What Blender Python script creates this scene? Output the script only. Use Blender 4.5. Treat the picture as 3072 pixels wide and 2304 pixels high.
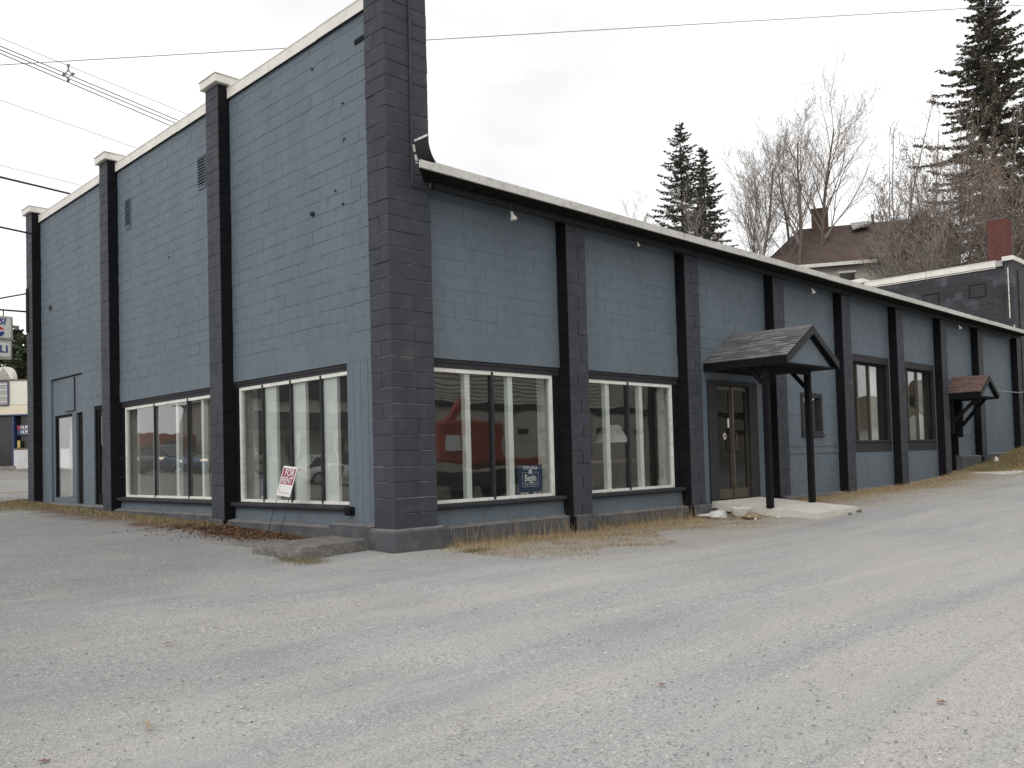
import bpy, bmesh, math, random
import numpy as np
from mathutils import Matrix, Vector
random.seed(7); rng = np.random.default_rng(7)
D2R = math.radians
sc = bpy.context.scene
COL = sc.collection
for o in list(bpy.data.objects): bpy.data.objects.remove(o)

# ------------------------------------------------------------------ camera
CAM = np.array([-6.7816, -8.9770, 1.1197])
YAW, PITCH, ROLL = D2R(44.842), D2R(1.9124), D2R(1.5508)
FPX = 2624.67 / 3072
FW = np.array([math.sin(YAW)*math.cos(PITCH), math.cos(YAW)*math.cos(PITCH), math.sin(PITCH)])
R0 = np.array([math.cos(YAW), -math.sin(YAW), 0.0]); U0 = np.cross(R0, FW)
RT = math.cos(ROLL)*R0 - math.sin(ROLL)*U0
UP = math.cos(ROLL)*U0 + math.sin(ROLL)*R0
cd = bpy.data.cameras.new('camera'); cam = bpy.data.objects.new('camera', cd); COL.objects.link(cam)
cam.matrix_world = Matrix(((RT[0], UP[0], -FW[0], CAM[0]), (RT[1], UP[1], -FW[1], CAM[1]), (RT[2], UP[2], -FW[2], CAM[2]), (0, 0, 0, 1)))
cd.sensor_width = 36; cd.lens = 36*FPX; cd.shift_y = 136.88/3072; cd.clip_start = .05; cd.clip_end = 3000
sc.camera = cam
sc.render.resolution_x = 1024; sc.render.resolution_y = 768

# ------------------------------------------------------------------ sky and sun (overcast)
SUN_EL, SUN_AZ = D2R(38), D2R(248)      # azimuth clockwise from +y
w = bpy.data.worlds.new('World'); sc.world = w; w.use_nodes = True
nt = w.node_tree; nt.nodes.clear()
N = nt.nodes.new; LK = nt.links.new
sky = N('ShaderNodeTexSky'); sky.sky_type = 'NISHITA'; sky.sun_disc = False
sky.sun_elevation = SUN_EL; sky.sun_rotation = SUN_AZ; sky.air_density = 1.0; sky.dust_density = 4.0; sky.ozone_density = 1.0
hs = N('ShaderNodeHueSaturation'); hs.inputs['Saturation'].default_value = .10
tc = N('ShaderNodeTexCoord')
mp = N('ShaderNodeMapping'); mp.inputs['Scale'].default_value = (1.6, 1.6, 4.5)
no = N('ShaderNodeTexNoise'); no.inputs['Scale'].default_value = 1.3; no.inputs['Detail'].default_value = 6; no.inputs['Roughness'].default_value = .55
cr = N('ShaderNodeValToRGB'); cr.color_ramp.elements[0].position = .3; cr.color_ramp.elements[0].color = (6.5, 6.56, 6.65, 1)
cr.color_ramp.elements[1].position = .60; cr.color_ramp.elements[1].color = (8.9, 8.9, 8.9, 1)
mx = N('ShaderNodeMixRGB'); mx.inputs[0].default_value = .90
bg = N('ShaderNodeBackground'); bg.inputs['Strength'].default_value = .105
wo = N('ShaderNodeOutputWorld')
LK(sky.outputs[0], hs.inputs['Color']); LK(tc.outputs['Generated'], mp.inputs[0]); LK(mp.outputs[0], no.inputs['Vector'])
LK(no.outputs['Fac'], cr.inputs[0]); LK(hs.outputs[0], mx.inputs[1]); LK(cr.outputs[0], mx.inputs[2]); LK(mx.outputs[0], bg.inputs[0]); LK(bg.outputs[0], wo.inputs[0])
sl = bpy.data.lights.new('sun', 'SUN'); sl.energy = .5; sl.angle = D2R(28); sl.color = (1, .96, .9)
so = bpy.data.objects.new('sun', sl); COL.objects.link(so)
sd = Vector((math.sin(SUN_AZ)*math.cos(SUN_EL), math.cos(SUN_AZ)*math.cos(SUN_EL), math.sin(SUN_EL)))
so.rotation_euler = (-sd).to_track_quat('-Z', 'Y').to_euler()
so.location = (-30, -10, 40)
vs = sc.view_settings; vs.view_transform = 'Standard'; vs.look = 'None'; vs.exposure = 0.53; vs.gamma = 1; vs.use_curve_mapping = False
sc.cycles.max_bounces = 8; sc.cycles.transparent_max_bounces = 16

# ------------------------------------------------------------------ helpers
WM = {}
def register(o, parent=None, world=None):
    world = world or Matrix.Identity(4)
    COL.objects.link(o)
    if parent is not None:
        o.parent = parent; o.matrix_parent_inverse = WM[parent.name].inverted()
    o.matrix_basis = world
    WM[o.name] = world
    return o
def tag(o, label=None, cat=None, group=None, kind=None):
    if label: o['label'] = label
    if cat: o['category'] = cat
    if group: o['group'] = group
    if kind: o['kind'] = kind
    return o
def thing(name, label, cat, loc=(0, 0, 0), group=None):
    o = bpy.data.objects.new(name, None); o.empty_display_size = .2
    register(o, None, Matrix.Translation(loc)); return tag(o, label, cat, group)

class MB:
    def __init__(s): s.v = []; s.f = []; s.m = []
    def add(s, vs, fs, m=0):
        b = len(s.v); s.v.extend([tuple(map(float, p)) for p in vs])
        for i, f in enumerate(fs):
            s.f.append([b+k for k in f]); s.m.append(m[i] if isinstance(m, (list, tuple)) else m)
        return s
    def box(s, x0, x1, y0, y1, z0, z1, m=0):
        x0, x1 = min(x0, x1), max(x0, x1); y0, y1 = min(y0, y1), max(y0, y1); z0, z1 = min(z0, z1), max(z0, z1)
        v = [(x0,y0,z0),(x1,y0,z0),(x1,y1,z0),(x0,y1,z0),(x0,y0,z1),(x1,y0,z1),(x1,y1,z1),(x0,y1,z1)]
        return s.add(v, [(0,3,2,1),(4,5,6,7),(0,1,5,4),(1,2,6,5),(2,3,7,6),(3,0,4,7)], m)
    def cbox(s, x0, x1, y0, y1, z0, z1, b=.006, m=0, side=None, jit=0, worn=0):
        # chamfered box; side = {(axis,sign): material}
        lo = [min(x0,x1), min(y0,y1), min(z0,z1)]; hi = [max(x0,x1), max(y0,y1), max(z0,z1)]
        idx = {}; vs = []
        for sx in (0,1):
            for sy in (0,1):
                for sz in (0,1):
                    sg = (sx,sy,sz)
                    for a in range(3):
                        p = []
                        for k in range(3):
                            e = hi[k] if sg[k] else lo[k]
                            if k != a: e += (-b if sg[k] else b)
                            elif jit: e += random.uniform(-jit, jit)
                            p.append(e)
                        idx[(sg,a)] = len(vs); vs.append(p)
        fs = []; ms = []
        def mm(a, sgn): return (side or {}).get((a, sgn), m)
        for a in range(3):
            o1, o2 = [k for k in range(3) if k != a]
            for sg in (0,1):
                q = []
                for (i,j) in ((0,0),(1,0),(1,1),(0,1)):
                    t = [0,0,0]; t[a] = sg; t[o1] = i; t[o2] = j; q.append(idx[(tuple(t),a)])
                if (sg == 1) == (a == 1): q.reverse()
                fs.append(q); ms.append(mm(a, sg))
        for a in range(3):          # edges along axis a
            o1, o2 = [k for k in range(3) if k != a]
            for i in (0,1):
                for j in (0,1):
                    t0 = [0,0,0]; t0[o1] = i; t0[o2] = j; t1 = list(t0); t1[a] = 1
                    q = [idx[(tuple(t0),o1)], idx[(tuple(t1),o1)], idx[(tuple(t1),o2)], idx[(tuple(t0),o2)]]
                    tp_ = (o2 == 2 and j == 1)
                    fs.append(q); ms.append(worn if (worn and tp_ and mm(o1, i) == m and random.random() < .75) else mm(o1, i))  # most top chamfers take the paler slot with sky light painted in
        for sx in (0,1):
            for sy in (0,1):
                for sz in (0,1):
                    g = (sx,sy,sz); fs.append([idx[(g,0)], idx[(g,1)], idx[(g,2)]]); ms.append(m)
        return s.add(vs, fs, ms)
    def tube(s, pts, r, n=6, m=0, caps=True):
        pts = [np.array(p, float) for p in pts]; rs = r if isinstance(r, (list, tuple, np.ndarray)) else [r]*len(pts)
        vs = []; fs = []
        for i, p in enumerate(pts):
            t = pts[min(i+1, len(pts)-1)] - pts[max(i-1, 0)]; t /= (np.linalg.norm(t)+1e-9)
            a = np.cross(t, (0,0,1.)) if abs(t[2]) < .95 else np.cross(t, (1.,0,0)); a /= np.linalg.norm(a); b = np.cross(t, a)
            for k in range(n):
                q = 2*math.pi*k/n; vs.append(p + rs[i]*(math.cos(q)*a + math.sin(q)*b))
        for i in range(len(pts)-1):
            for k in range(n): fs.append((i*n+k, i*n+(k+1) % n, (i+1)*n+(k+1) % n, (i+1)*n+k))
        if caps: fs.append(tuple(range(n))[::-1]); fs.append(tuple((len(pts)-1)*n+k for k in range(n)))
        return s.add(vs, fs, m)
    def prism(s, poly, o, ax, ay, az, t, m=0):
        # polygon (a,b) in plane o + a*ax + b*ay, thickness t along az
        o, ax, ay, az = [np.array(q, float) for q in (o, ax, ay, az)]
        n = len(poly)
        vs = [o+a*ax+b*ay for a, b in poly] + [o+a*ax+b*ay+t*az for a, b in poly]
        fs = [tuple(range(n)), tuple(range(2*n-1, n-1, -1))] + [(i, (i+1) % n, n+(i+1) % n, n+i) for i in range(n)]
        return s.add(vs, fs, m)
    def bar(s, p, q, wdt, hgt, m=0, up=(0, 0, 1)):
        p = np.array(p, float); q = np.array(q, float); t = q-p; L = np.linalg.norm(t); t /= L
        a = np.cross(t, up); a /= np.linalg.norm(a); b = np.cross(a, t)
        vs = [e + i*a*wdt/2 + j*b*hgt/2 for e in (p, q) for i, j in ((-1,-1),(1,-1),(1,1),(-1,1))]
        return s.add(vs, [(0,1,2,3),(7,6,5,4),(0,4,5,1),(1,5,6,2),(2,6,7,3),(3,7,4,0)], m)
    def lathe(s, prof, c, n=20, m=0, axis=None):
        c = np.array(c, float); vs = []; fs = []
        for r, z in prof:
            for k in range(n):
                q = 2*math.pi*k/n; vs.append((c[0]+r*math.cos(q), c[1]+r*math.sin(q), c[2]+z))
        for i in range(len(prof)-1):
            for k in range(n): fs.append((i*n+k, i*n+(k+1) % n, (i+1)*n+(k+1) % n, (i+1)*n+k))
        return s.add(vs, fs, m)
    def mesh(s, name, mats, smooth=False):
        me = bpy.data.meshes.new(name); me.from_pydata(s.v, [], s.f)
        for q in (mats if isinstance(mats, (list, tuple)) else [mats]): me.materials.append(q)
        if s.m and max(s.m) > 0: me.polygons.foreach_set('material_index', s.m)
        if smooth: me.polygons.foreach_set('use_smooth', [True]*len(me.polygons))
        me.update(); return me
    def build(s, name, mats, parent=None, smooth=False, fix=False):
        me = s.mesh(name, mats, smooth)
        if fix:
            bm = bmesh.new(); bm.from_mesh(me); bmesh.ops.recalc_face_normals(bm, faces=bm.faces); bm.to_mesh(me); bm.free()
        return register(bpy.data.objects.new(name, me), parent)

# ------------------------------------------------------------------ materials
def newmat(name):
    m = bpy.data.materials.new(name); m.use_nodes = True; t = m.node_tree; t.nodes.clear(); return m, t
def pm(name, c1, c2=None, scale=3.0, rough=.8, bump=0.0, bscale=40.0, stops=(.35, .65), spec=.35, metal=0.0, c3=None, s3=25.0, f3=.35, stretch=None, detail=5, bdist=.01, dirt=None):
    """procedural surface on world position: two-tone noise, optional fine third tone, bump"""
    m, t = newmat(name); n = t.nodes.new; l = t.links.new
    out = n('ShaderNodeOutputMaterial'); b = n('ShaderNodeBsdfPrincipled'); l(b.outputs[0], out.inputs[0])
    b.inputs['Roughness'].default_value = rough; b.inputs['Specular IOR Level'].default_value = spec; b.inputs['Metallic'].default_value = metal
    g = n('ShaderNodeNewGeometry'); vec = g.outputs['Position']
    if stretch:
        mp = n('ShaderNodeMapping'); mp.inputs['Scale'].default_value = stretch; l(vec, mp.inputs[0]); vec2 = mp.outputs[0]
    else: vec2 = vec
    c2 = c2 or tuple(k*.8 for k in c1)
    no = n('ShaderNodeTexNoise'); no.inputs['Scale'].default_value = scale; no.inputs['Detail'].default_value = detail; l(vec2, no.inputs['Vector'])
    r = n('ShaderNodeValToRGB'); r.color_ramp.elements[0].position = stops[0]; r.color_ramp.elements[1].position = stops[1]
    r.color_ramp.elements[0].color = (*c1, 1); r.color_ramp.elements[1].color = (*c2, 1); l(no.outputs['Fac'], r.inputs[0]); col = r.outputs[0]
    if c3:
        n3 = n('ShaderNodeTexNoise'); n3.inputs['Scale'].default_value = s3; n3.inputs['Detail'].default_value = 3; l(vec, n3.inputs['Vector'])
        r3 = n('ShaderNodeValToRGB'); r3.color_ramp.elements[0].position = .52; r3.color_ramp.elements[1].position = .72
        r3.color_ramp.elements[0].color = (0,0,0,1); r3.color_ramp.elements[1].color = (f3,f3,f3,1); l(n3.outputs['Fac'], r3.inputs[0])
        mx = n('ShaderNodeMixRGB'); l(r3.outputs[0], mx.inputs[0]); l(col, mx.inputs[1]); mx.inputs[2].default_value = (*c3, 1); col = mx.outputs[0]
    l(col, b.inputs['Base Color'])
    if bump:
        nb = n('ShaderNodeTexNoise'); nb.inputs['Scale'].default_value = bscale; nb.inputs['Detail'].default_value = 4; l(vec, nb.inputs['Vector'])
        bp = n('ShaderNodeBump'); bp.inputs['Strength'].default_value = bump; bp.inputs['Distance'].default_value = bdist; l(nb.outputs['Fac'], bp.inputs['Height']); l(bp.outputs[0], b.inputs['Normal'])
    return m
def glassmat(name, F0=.125, tint=(.93, .95, .94), wob=.004, dust=.02):
    m, t = newmat(name); n = t.nodes.new; l = t.links.new
    out = n('ShaderNodeOutputMaterial'); g = n('ShaderNodeNewGeometry')
    nb = n('ShaderNodeTexNoise'); nb.inputs['Scale'].default_value = 1.3; nb.inputs['Detail'].default_value = 1.5; l(g.outputs['Position'], nb.inputs['Vector'])
    bp = n('ShaderNodeBump'); bp.inputs['Strength'].default_value = 1; bp.inputs['Distance'].default_value = wob; l(nb.outputs['Fac'], bp.inputs['Height'])
    dt = n('ShaderNodeVectorMath'); dt.operation = 'DOT_PRODUCT'; l(g.outputs['Normal'], dt.inputs[0]); l(g.outputs['Incoming'], dt.inputs[1])
    def ma(op, a, b=None, v=None):
        q = n('ShaderNodeMath'); q.operation = op
        l(a, q.inputs[0]) if not isinstance(a, float) else setattr(q.inputs[0], 'default_value', a)
        if b is not None: l(b, q.inputs[1])
        if v is not None: q.inputs[1].default_value = v
        return q.outputs[0]
    ab = ma('ABSOLUTE', dt.outputs['Value']); om = ma('SUBTRACT', 1.0, ab); p5 = ma('POWER', om, v=5.0); ml = ma('MULTIPLY', p5, v=1-F0); F = ma('ADD', ml, v=F0)
    tr = n('ShaderNodeBsdfTransparent'); tr.inputs[0].default_value = (*tint, 1)
    gl = n('ShaderNodeBsdfGlossy'); gl.inputs['Roughness'].default_value = .01; l(bp.outputs[0], gl.inputs['Normal'])
    mx = n('ShaderNodeMixShader'); l(F, mx.inputs[0]); l(tr.outputs[0], mx.inputs[1]); l(gl.outputs[0], mx.inputs[2])
    df = n('ShaderNodeBsdfDiffuse'); df.inputs[0].default_value = (.5, .5, .47, 1)
    nd = n('ShaderNodeTexNoise'); nd.inputs['Scale'].default_value = 5; nd.inputs['Detail'].default_value = 6; l(g.outputs['Position'], nd.inputs['Vector'])
    dm = ma('MULTIPLY', nd.outputs['Fac'], v=dust)
    m2 = n('ShaderNodeMixShader'); l(dm, m2.inputs[0]); l(mx.outputs[0], m2.inputs[1]); l(df.outputs[0], m2.inputs[2])
    l(m2.outputs[0], out.inputs[0]); return m
def emit(name, c, s):
    m, t = newmat(name); e = t.nodes.new('ShaderNodeEmission'); e.inputs[0].default_value = (*c, 1); e.inputs[1].default_value = s
    o = t.nodes.new('ShaderNodeOutputMaterial'); t.links.new(e.outputs[0], o.inputs[0]); return m

M = {}
M['blue'] = pm('blue_grey_wall_paint', (.132,.164,.191), (.116,.145,.170), 1.5, .62, .4, 55, bdist=.006, c3=(.090,.110,.130), s3=6, f3=.45, spec=.25, stretch=(1.3, 1.3, .35), detail=8)
M['grey'] = pm('charcoal_pillar_paint', (.050,.054,.065), (.037,.041,.051), 1.6, .65, .5, 60, bdist=.008, c3=(.082,.079,.078), s3=5, f3=.5, spec=.22, detail=8)
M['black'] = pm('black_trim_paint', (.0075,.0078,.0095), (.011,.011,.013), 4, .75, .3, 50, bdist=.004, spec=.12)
M['worn'] = pm('toplit_grey_edge', (.15,.147,.145), (.06,.06,.064), 7, .8, stops=(.40, .58), detail=3)  # pale top edges of pillar blocks: caught sky light and dust put into the colour
M['toplitblue'] = pm('toplit_blue_edge', (.26,.29,.31), (.12,.145,.17), 6, .8, stops=(.38, .55), detail=3)  # top bevels of wall blocks, caught sky light and dust painted in
M['plinth'] = pm('weathered_plinth_paint', (.085,.088,.098), (.062,.063,.07), 2.2, .75, .5, 30, bdist=.01, c3=(.14,.132,.122), s3=5, f3=.5)
M['plinthtop'] = pm('dusty_plinth_ledge', (.17,.165,.16), (.12,.12,.125), 4, .85, .3, 40)
M['trim'] = pm('dark_wood_trim', (.034,.034,.038), (.026,.026,.030), 5, .65, .3, 70, bdist=.003, spec=.2)
M['white'] = pm('white_frame_paint', (.74,.735,.69), (.66,.65,.60), 4, .55, .2, 60, bdist=.003, c3=(.38,.33,.25), s3=18, f3=.4)
M['cap'] = pm('white_metal_flashing', (.76,.73,.67), (.68,.66,.61), 2, .45, 0, c3=(.45,.38,.3), s3=10, f3=.35)
M['drip'] = pm('pale_drip_edge', (.58,.57,.53), (.48,.465,.43), 1.6, .5, .2, 30, c3=(.25,.23,.2), s3=14, f3=.6)
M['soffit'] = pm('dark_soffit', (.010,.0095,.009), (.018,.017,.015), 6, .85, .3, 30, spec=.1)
M['glass'] = glassmat('window_glass')
M['bronzeglass'] = glassmat('bronze_tinted_glass', F0=.06, tint=(.30,.25,.19), wob=.004, dust=.03)
M['bronze'] = pm('bronze_aluminium', (.10,.083,.062), (.08,.066,.05), 6, .42, metal=.4)
M['concrete'] = pm('weathered_concrete', (.17,.16,.148), (.115,.108,.10), 5, .9, .8, 60, c3=(.30,.285,.265), s3=30, f3=.5)
M['newconcrete'] = pm('pale_concrete', (.62,.59,.53), (.54,.52,.46), 3, .88, .4, 70, c3=(.35,.32,.27), s3=20, f3=.3)
M['wood'] = pm('rough_wood', (.2,.14,.09), (.13,.09,.06), 6, .8)
M['int_wall'] = pm('interior_wall', (.42,.415,.39), (.35,.345,.325), 1, .8)
M['whitepost'] = pm('white_post_paint', (.86,.86,.84), (.80,.80,.78), 4, .5)
M['int_floor'] = pm('interior_floor', (.16,.14,.11), (.12,.105,.085), 2, .6)
M['int_ceil'] = pm('interior_ceiling', (.2,.19,.17), (.16,.15,.14), 2, .9)
M['tube'] = emit('fluorescent_tube', (.95,1,.86), 1.5)
M['signwhite'] = pm('sign_white', (.80,.79,.78), (.76,.75,.74), 5, .45)
M['signred'] = pm('sign_maroon', (.30,.035,.075), (.25,.03,.06), 8, .45)
M['signblue'] = pm('sign_navy', (.035,.055,.13), (.03,.045,.11), 8, .4)
M['logored'] = pm('logo_red', (.62,.04,.08), (.58,.04,.07), 8, .4)
M['logoblue'] = pm('logo_blue', (.035,.07,.26), (.03,.06,.22), 8, .4)
M['signface'] = pm('lightbox_face', (.72,.72,.68), (.66,.66,.62), 4, .35)
M['signframe'] = pm('lightbox_frame', (.50,.48,.42), (.40,.38,.33), 6, .4)
M['steel'] = pm('dark_steel', (.045,.047,.055), (.03,.03,.036), 6, .5, metal=.3)
M['wire'] = pm('wire_grey', (.22,.225,.25), (.18,.18,.2), 3, .6)
M['wireblack'] = pm('wire_black', (.02,.02,.025), (.015,.015,.02), 3, .6)
M['galv'] = pm('galvanised_metal', (.40,.39,.37), (.3,.29,.28), 12, .5, metal=.3)
M['lampglass'] = pm('pale_lamp', (.75,.73,.66), (.62,.6,.52), 10, .3)
M['shade'] = pm('white_lamp_shade', (.85,.84,.80), (.8,.79,.76), 3, .7)
M['bag'] = pm('white_plastic', (.72,.71,.68), (.55,.53,.49), 14, .4, .4, 30)
M['bagtan'] = pm('tan_sack', (.36,.28,.19), (.27,.2,.13), 14, .8, .5, 40)
M['leaf'] = pm('fallen_leaf', (.26,.15,.08), (.18,.095,.05), 30, .7)
M['leafred'] = pm('reddish_leaf', (.26,.13,.10), (.2,.10,.08), 30, .7)

# ------------------------------------------------------------------ terrain
def sstep(a, b, x):
    t = np.clip((np.asarray(x, float)-a)/(b-a), 0, 1); return t*t*(3-2*t)
XR = [-60, 0, 3.4, 6.7, 9.8, 13, 16.2, 19.3, 22.6, 26.5, 32, 60]
ZR = [0, -.03, -.07, -.045, .05, .10, .145, .275, .56, 1.0, 1.4, 2.2]
YL = [-60, 0, .8, 2.5, 4.5, 9.3, 14.3, 20, 34, 60, 200]
ZL = [-.03, -.03, -.005, .08, .155, .235, .345, .62, 1.28, 2.0, 3.0]
def gz(x, y):
    x = np.asarray(x, float); y = np.asarray(y, float)
    zr = np.interp(x, XR, ZR); zl = np.interp(y, YL, ZL)
    z_sw = zr*(x > 0) + (-.03)*(x <= 0) + .03*np.minimum(y, 0) + (.008+.022*sstep(0, -8, y))*np.minimum(x, 0)
    bank = .45*sstep(20, 27, x)*sstep(0, -4, y)
    z_sw = z_sw - bank*sstep(0, -6, y)*.6
    z_nw = zl + (.008+.037*sstep(2, 14, y))*np.minimum(x, 0)
    t = np.clip(y/(np.maximum(x, 0)+y+1e-6), 0, 1)
    z_ne = zr*(1-t)+zl*t
    inside = sstep(.35, 1.2, x)*sstep(.35, 1.2, y)*(1-sstep(25.8, 26.6, x))*(1-sstep(14.2, 15, y))
    z_ne = z_ne*(1-inside)+np.minimum(z_ne, .12)*inside
    z = np.where(y <= 0, z_sw, np.where(x <= 0, z_nw, z_ne))
    hill = (7.5*sstep(28, 42, x)+2.5*sstep(42, 58, x))*sstep(-14, 6, y)
    far = 16*sstep(70, 260, np.hypot(x+40*0, y))*sstep(15, -30, y - 0*x)
    return z + hill + far
def axis(dense0, dense1, step, far):
    a = list(np.arange(dense0, dense1+1e-6, step)); s = step
    lo = dense0; hi = dense1
    while hi < far: s *= 1.22; hi += s; lo -= s; a = [lo]+a+[hi]
    return np.array(a)
gx = axis(-16, 34, .25, 900); gy = axis(-16, 22, .25, 900)
X, Y = np.meshgrid(gx, gy); Z = gz(X, Y)
Zn = rng.normal(0, 1, Z.shape)
lot = (np.abs(X) < 40) & (np.abs(Y) < 40)
Z = Z + lot*(.012*np.sin(X*.9+Y*.35+np.sin(Y*.7))*np.cos(Y*1.3-X*.2) + .004*Zn)*(1-sstep(-.6, 0, X)*sstep(-.6, 0, Y)*.6)
def gridmesh(name, X, Y, Z, mat, parent=None):
    ny, nx = X.shape
    me = bpy.data.meshes.new(name); V = np.stack([X, Y, Z], -1).reshape(-1, 3)
    i = np.arange(nx*ny).reshape(ny, nx); F = np.stack([i[:-1,:-1], i[:-1,1:], i[1:,1:], i[1:,:-1]], -1).reshape(-1, 4)
    me.from_pydata(V.tolist(), [], F.tolist()); me.materials.append(mat); me.polygons.foreach_set('use_smooth', [True]*len(F)); me.update()
    return register(bpy.data.objects.new(name, me), parent)
def ground_mat():
    m, t = newmat('gravel_lot'); n = t.nodes.new; l = t.links.new
    out = n('ShaderNodeOutputMaterial'); b = n('ShaderNodeBsdfPrincipled'); l(b.outputs[0], out.inputs[0]); b.inputs['Roughness'].default_value = .95; b.inputs['Specular IOR Level'].default_value = .2
    g = n('ShaderNodeNewGeometry'); P = g.outputs['Position']
    def noise(scale, detail=4, rough=.5, vec=None, dist=0):
        q = n('ShaderNodeTexNoise'); q.inputs['Scale'].default_value = scale; q.inputs['Detail'].default_value = detail; q.inputs['Roughness'].default_value = rough; q.inputs['Distortion'].default_value = dist
        l(vec or P, q.inputs['Vector']); return q.outputs['Fac']
    def ramp(f, stops):
        q = n('ShaderNodeValToRGB'); e = q.color_ramp.elements
        while len(e) < len(stops): e.new(.5)
        for k, (p, c) in enumerate(stops): e[k].position = p; e[k].color = (*c, 1) if isinstance(c, tuple) else (c, c, c, 1)
        l(f, q.inputs[0]); return q.outputs[0]
    def mix(f, a, bb, mode='MIX'):
        q = n('ShaderNodeMixRGB'); q.blend_type = mode
        l(f, q.inputs[0]) if not isinstance(f, float) else setattr(q.inputs[0], 'default_value', f)
        l(a, q.inputs[1]) if not isinstance(a, tuple) else setattr(q.inputs[1], 'default_value', (*a, 1))
        l(bb, q.inputs[2]) if not isinstance(bb, tuple) else setattr(q.inputs[2], 'default_value', (*bb, 1)); return q.outputs[0]
    mp = n('ShaderNodeMapping'); mp.inputs['Rotation'].default_value = (0, 0, D2R(-10)); mp.inputs['Scale'].default_value = (.16, 1.1, 1); l(P, mp.inputs[0])
    streak = noise(1.15, 5, .6, mp.outputs[0], .4)
    base = ramp(noise(.45, 6, .65), [(.3, (.285,.293,.307)), (.5, (.335,.341,.348)), (.7, (.385,.385,.378))])
    base = mix(ramp(streak, [(.40, 0.0), (.60, .8)]), base, (.44,.42,.385))
    base = mix(ramp(streak, [(.28, .45), (.42, 0.0)]), base, (.265,.268,.278))
    mp2 = n('ShaderNodeMapping'); mp2.inputs['Rotation'].default_value = (0, 0, D2R(-24)); mp2.inputs['Scale'].default_value = (.12, 1.9, 1); l(P, mp2.inputs[0])
    trk = noise(1.4, 6, .65, mp2.outputs[0], .8)
    base = mix(ramp(trk, [(.52, 0.0), (.66, .55)]), base, (.47,.455,.43)); base = mix(ramp(trk, [(.32, .4), (.42, 0.0)]), base, (.26,.26,.265))
    sx0 = n('ShaderNodeSeparateXYZ'); l(P, sx0.inputs[0])
    def mr0(src, a_, b_, c_, d_):
        q = n('ShaderNodeMapRange'); q.inputs[1].default_value = a_; q.inputs[2].default_value = b_; q.inputs[3].default_value = c_; q.inputs[4].default_value = d_; l(src, q.inputs[0]); return q.outputs[0]
    wob = n('ShaderNodeMath'); wob.operation = 'ADD'; l(mr0(noise(.35, 4), .3, .7, -2.2, 2.2), wob.inputs[1])
    dif = n('ShaderNodeMath'); dif.operation = 'SUBTRACT'; l(sx0.outputs[1], dif.inputs[0]); l(sx0.outputs[0], dif.inputs[1]); l(dif.outputs[0], wob.inputs[0])
    old = mr0(wob.outputs[0], -1.5, 4.0, 0, .85)
    asph = ramp(noise(1.6, 6, .7), [(.3, (.165,.166,.172)), (.55, (.205,.205,.205)), (.72, (.26,.25,.225))])
    asph = mix(ramp(streak, [(.54, 0.0), (.68, .45)]), asph, (.33,.31,.27))
    base = mix(old, base, asph)
    fine = noise(48, 3, .7); sp = noise(135, 2, .6); crs = noise(24, 2, .6)
    def mulf(a_, b_):
        q = n('ShaderNodeMath'); q.operation = 'MULTIPLY'; l(a_, q.inputs[0]); l(b_, q.inputs[1]); return q.outputs[0]
    loose = ramp(noise(.9, 5, .65), [(.38, .25), (.60, 1.0)])
    base = mix(mulf(ramp(crs, [(.30, .5), (.42, 0.0)]), loose), base, (.15,.148,.146)); base = mix(mulf(ramp(crs, [(.62, 0.0), (.72, .55)]), loose), base, (.62,.60,.56))
    base = mix(mulf(ramp(fine, [(.30, .7), (.46, 0.0)]), loose), base, (.14,.138,.136)); base = mix(mulf(ramp(fine, [(.56, 0.0), (.70, .7)]), loose), base, (.63,.61,.575))
    base = mix(ramp(sp, [(.30, .7), (.44, 0.0)]), base, (.13,.128,.13)); base = mix(ramp(sp, [(.58, 0.0), (.70, .8)]), base, (.68,.66,.63))
    # cracks of old asphalt
    vo = n('ShaderNodeTexVoronoi'); vo.feature = 'DISTANCE_TO_EDGE'; vo.inputs['Scale'].default_value = .55
    wv = n('ShaderNodeTexNoise'); wv.inputs['Scale'].default_value = 1.8; wv.inputs['Detail'].default_value = 4; l(P, wv.inputs['Vector'])
    va = n('ShaderNodeVectorMath'); va.operation = 'ADD'; l(P, va.inputs[0]); l(wv.outputs['Color'], va.inputs[1]); l(va.outputs[0], vo.inputs['Vector'])
    crk = ramp(vo.outputs['Distance'], [(.0, .5), (.007, 0.0)])
    crk = mix(ramp(noise(.3, 2), [(.46, 0.0), (.60, 1.0)]), (0,0,0), crk)
    crk = mix(mr0(wob.outputs[0], -3.0, 3.0, .12, 1.0), (0,0,0), crk)
    base = mix(crk, base, (.09,.085,.08))
    # grass-brown tint strips near the walls and far hills
    sx = n('ShaderNodeSeparateXYZ'); l(P, sx.inputs[0])
    def mr(src, a, bb, c, d):
        q = n('ShaderNodeMapRange'); q.inputs[1].default_value = a; q.inputs[2].default_value = bb; q.inputs[3].default_value = c; q.inputs[4].default_value = d; l(src, q.inputs[0]); return q.outputs[0]
    def mul(a, bb):
        q = n('ShaderNodeMath'); q.operation = 'MULTIPLY'; l(a, q.inputs[0]); l(bb, q.inputs[1]); return q.outputs[0]
    brk = ramp(noise(1.7, 5, .7), [(.36, 0.0), (.6, 1.0)])
    wy = n('ShaderNodeMath'); wy.operation = 'ADD'; l(sx.outputs[1], wy.inputs[0]); l(mr(noise(.8, 4), .3, .7, -.5, .5), wy.inputs[1])
    strip = mul(mr(wy.outputs[0], -2.5, -.5, 0, .85), mr(sx.outputs[0], .2, 1.6, 0, 1))
    strip = mul(strip, mr(brk, 0, 1, .45, 1))
    soil = ramp(noise(26, 4, .7), [(.3, (.15,.12,.085)), (.5, (.32,.255,.17)), (.7, (.42,.345,.24))])
    base = mix(strip, base, soil)
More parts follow.
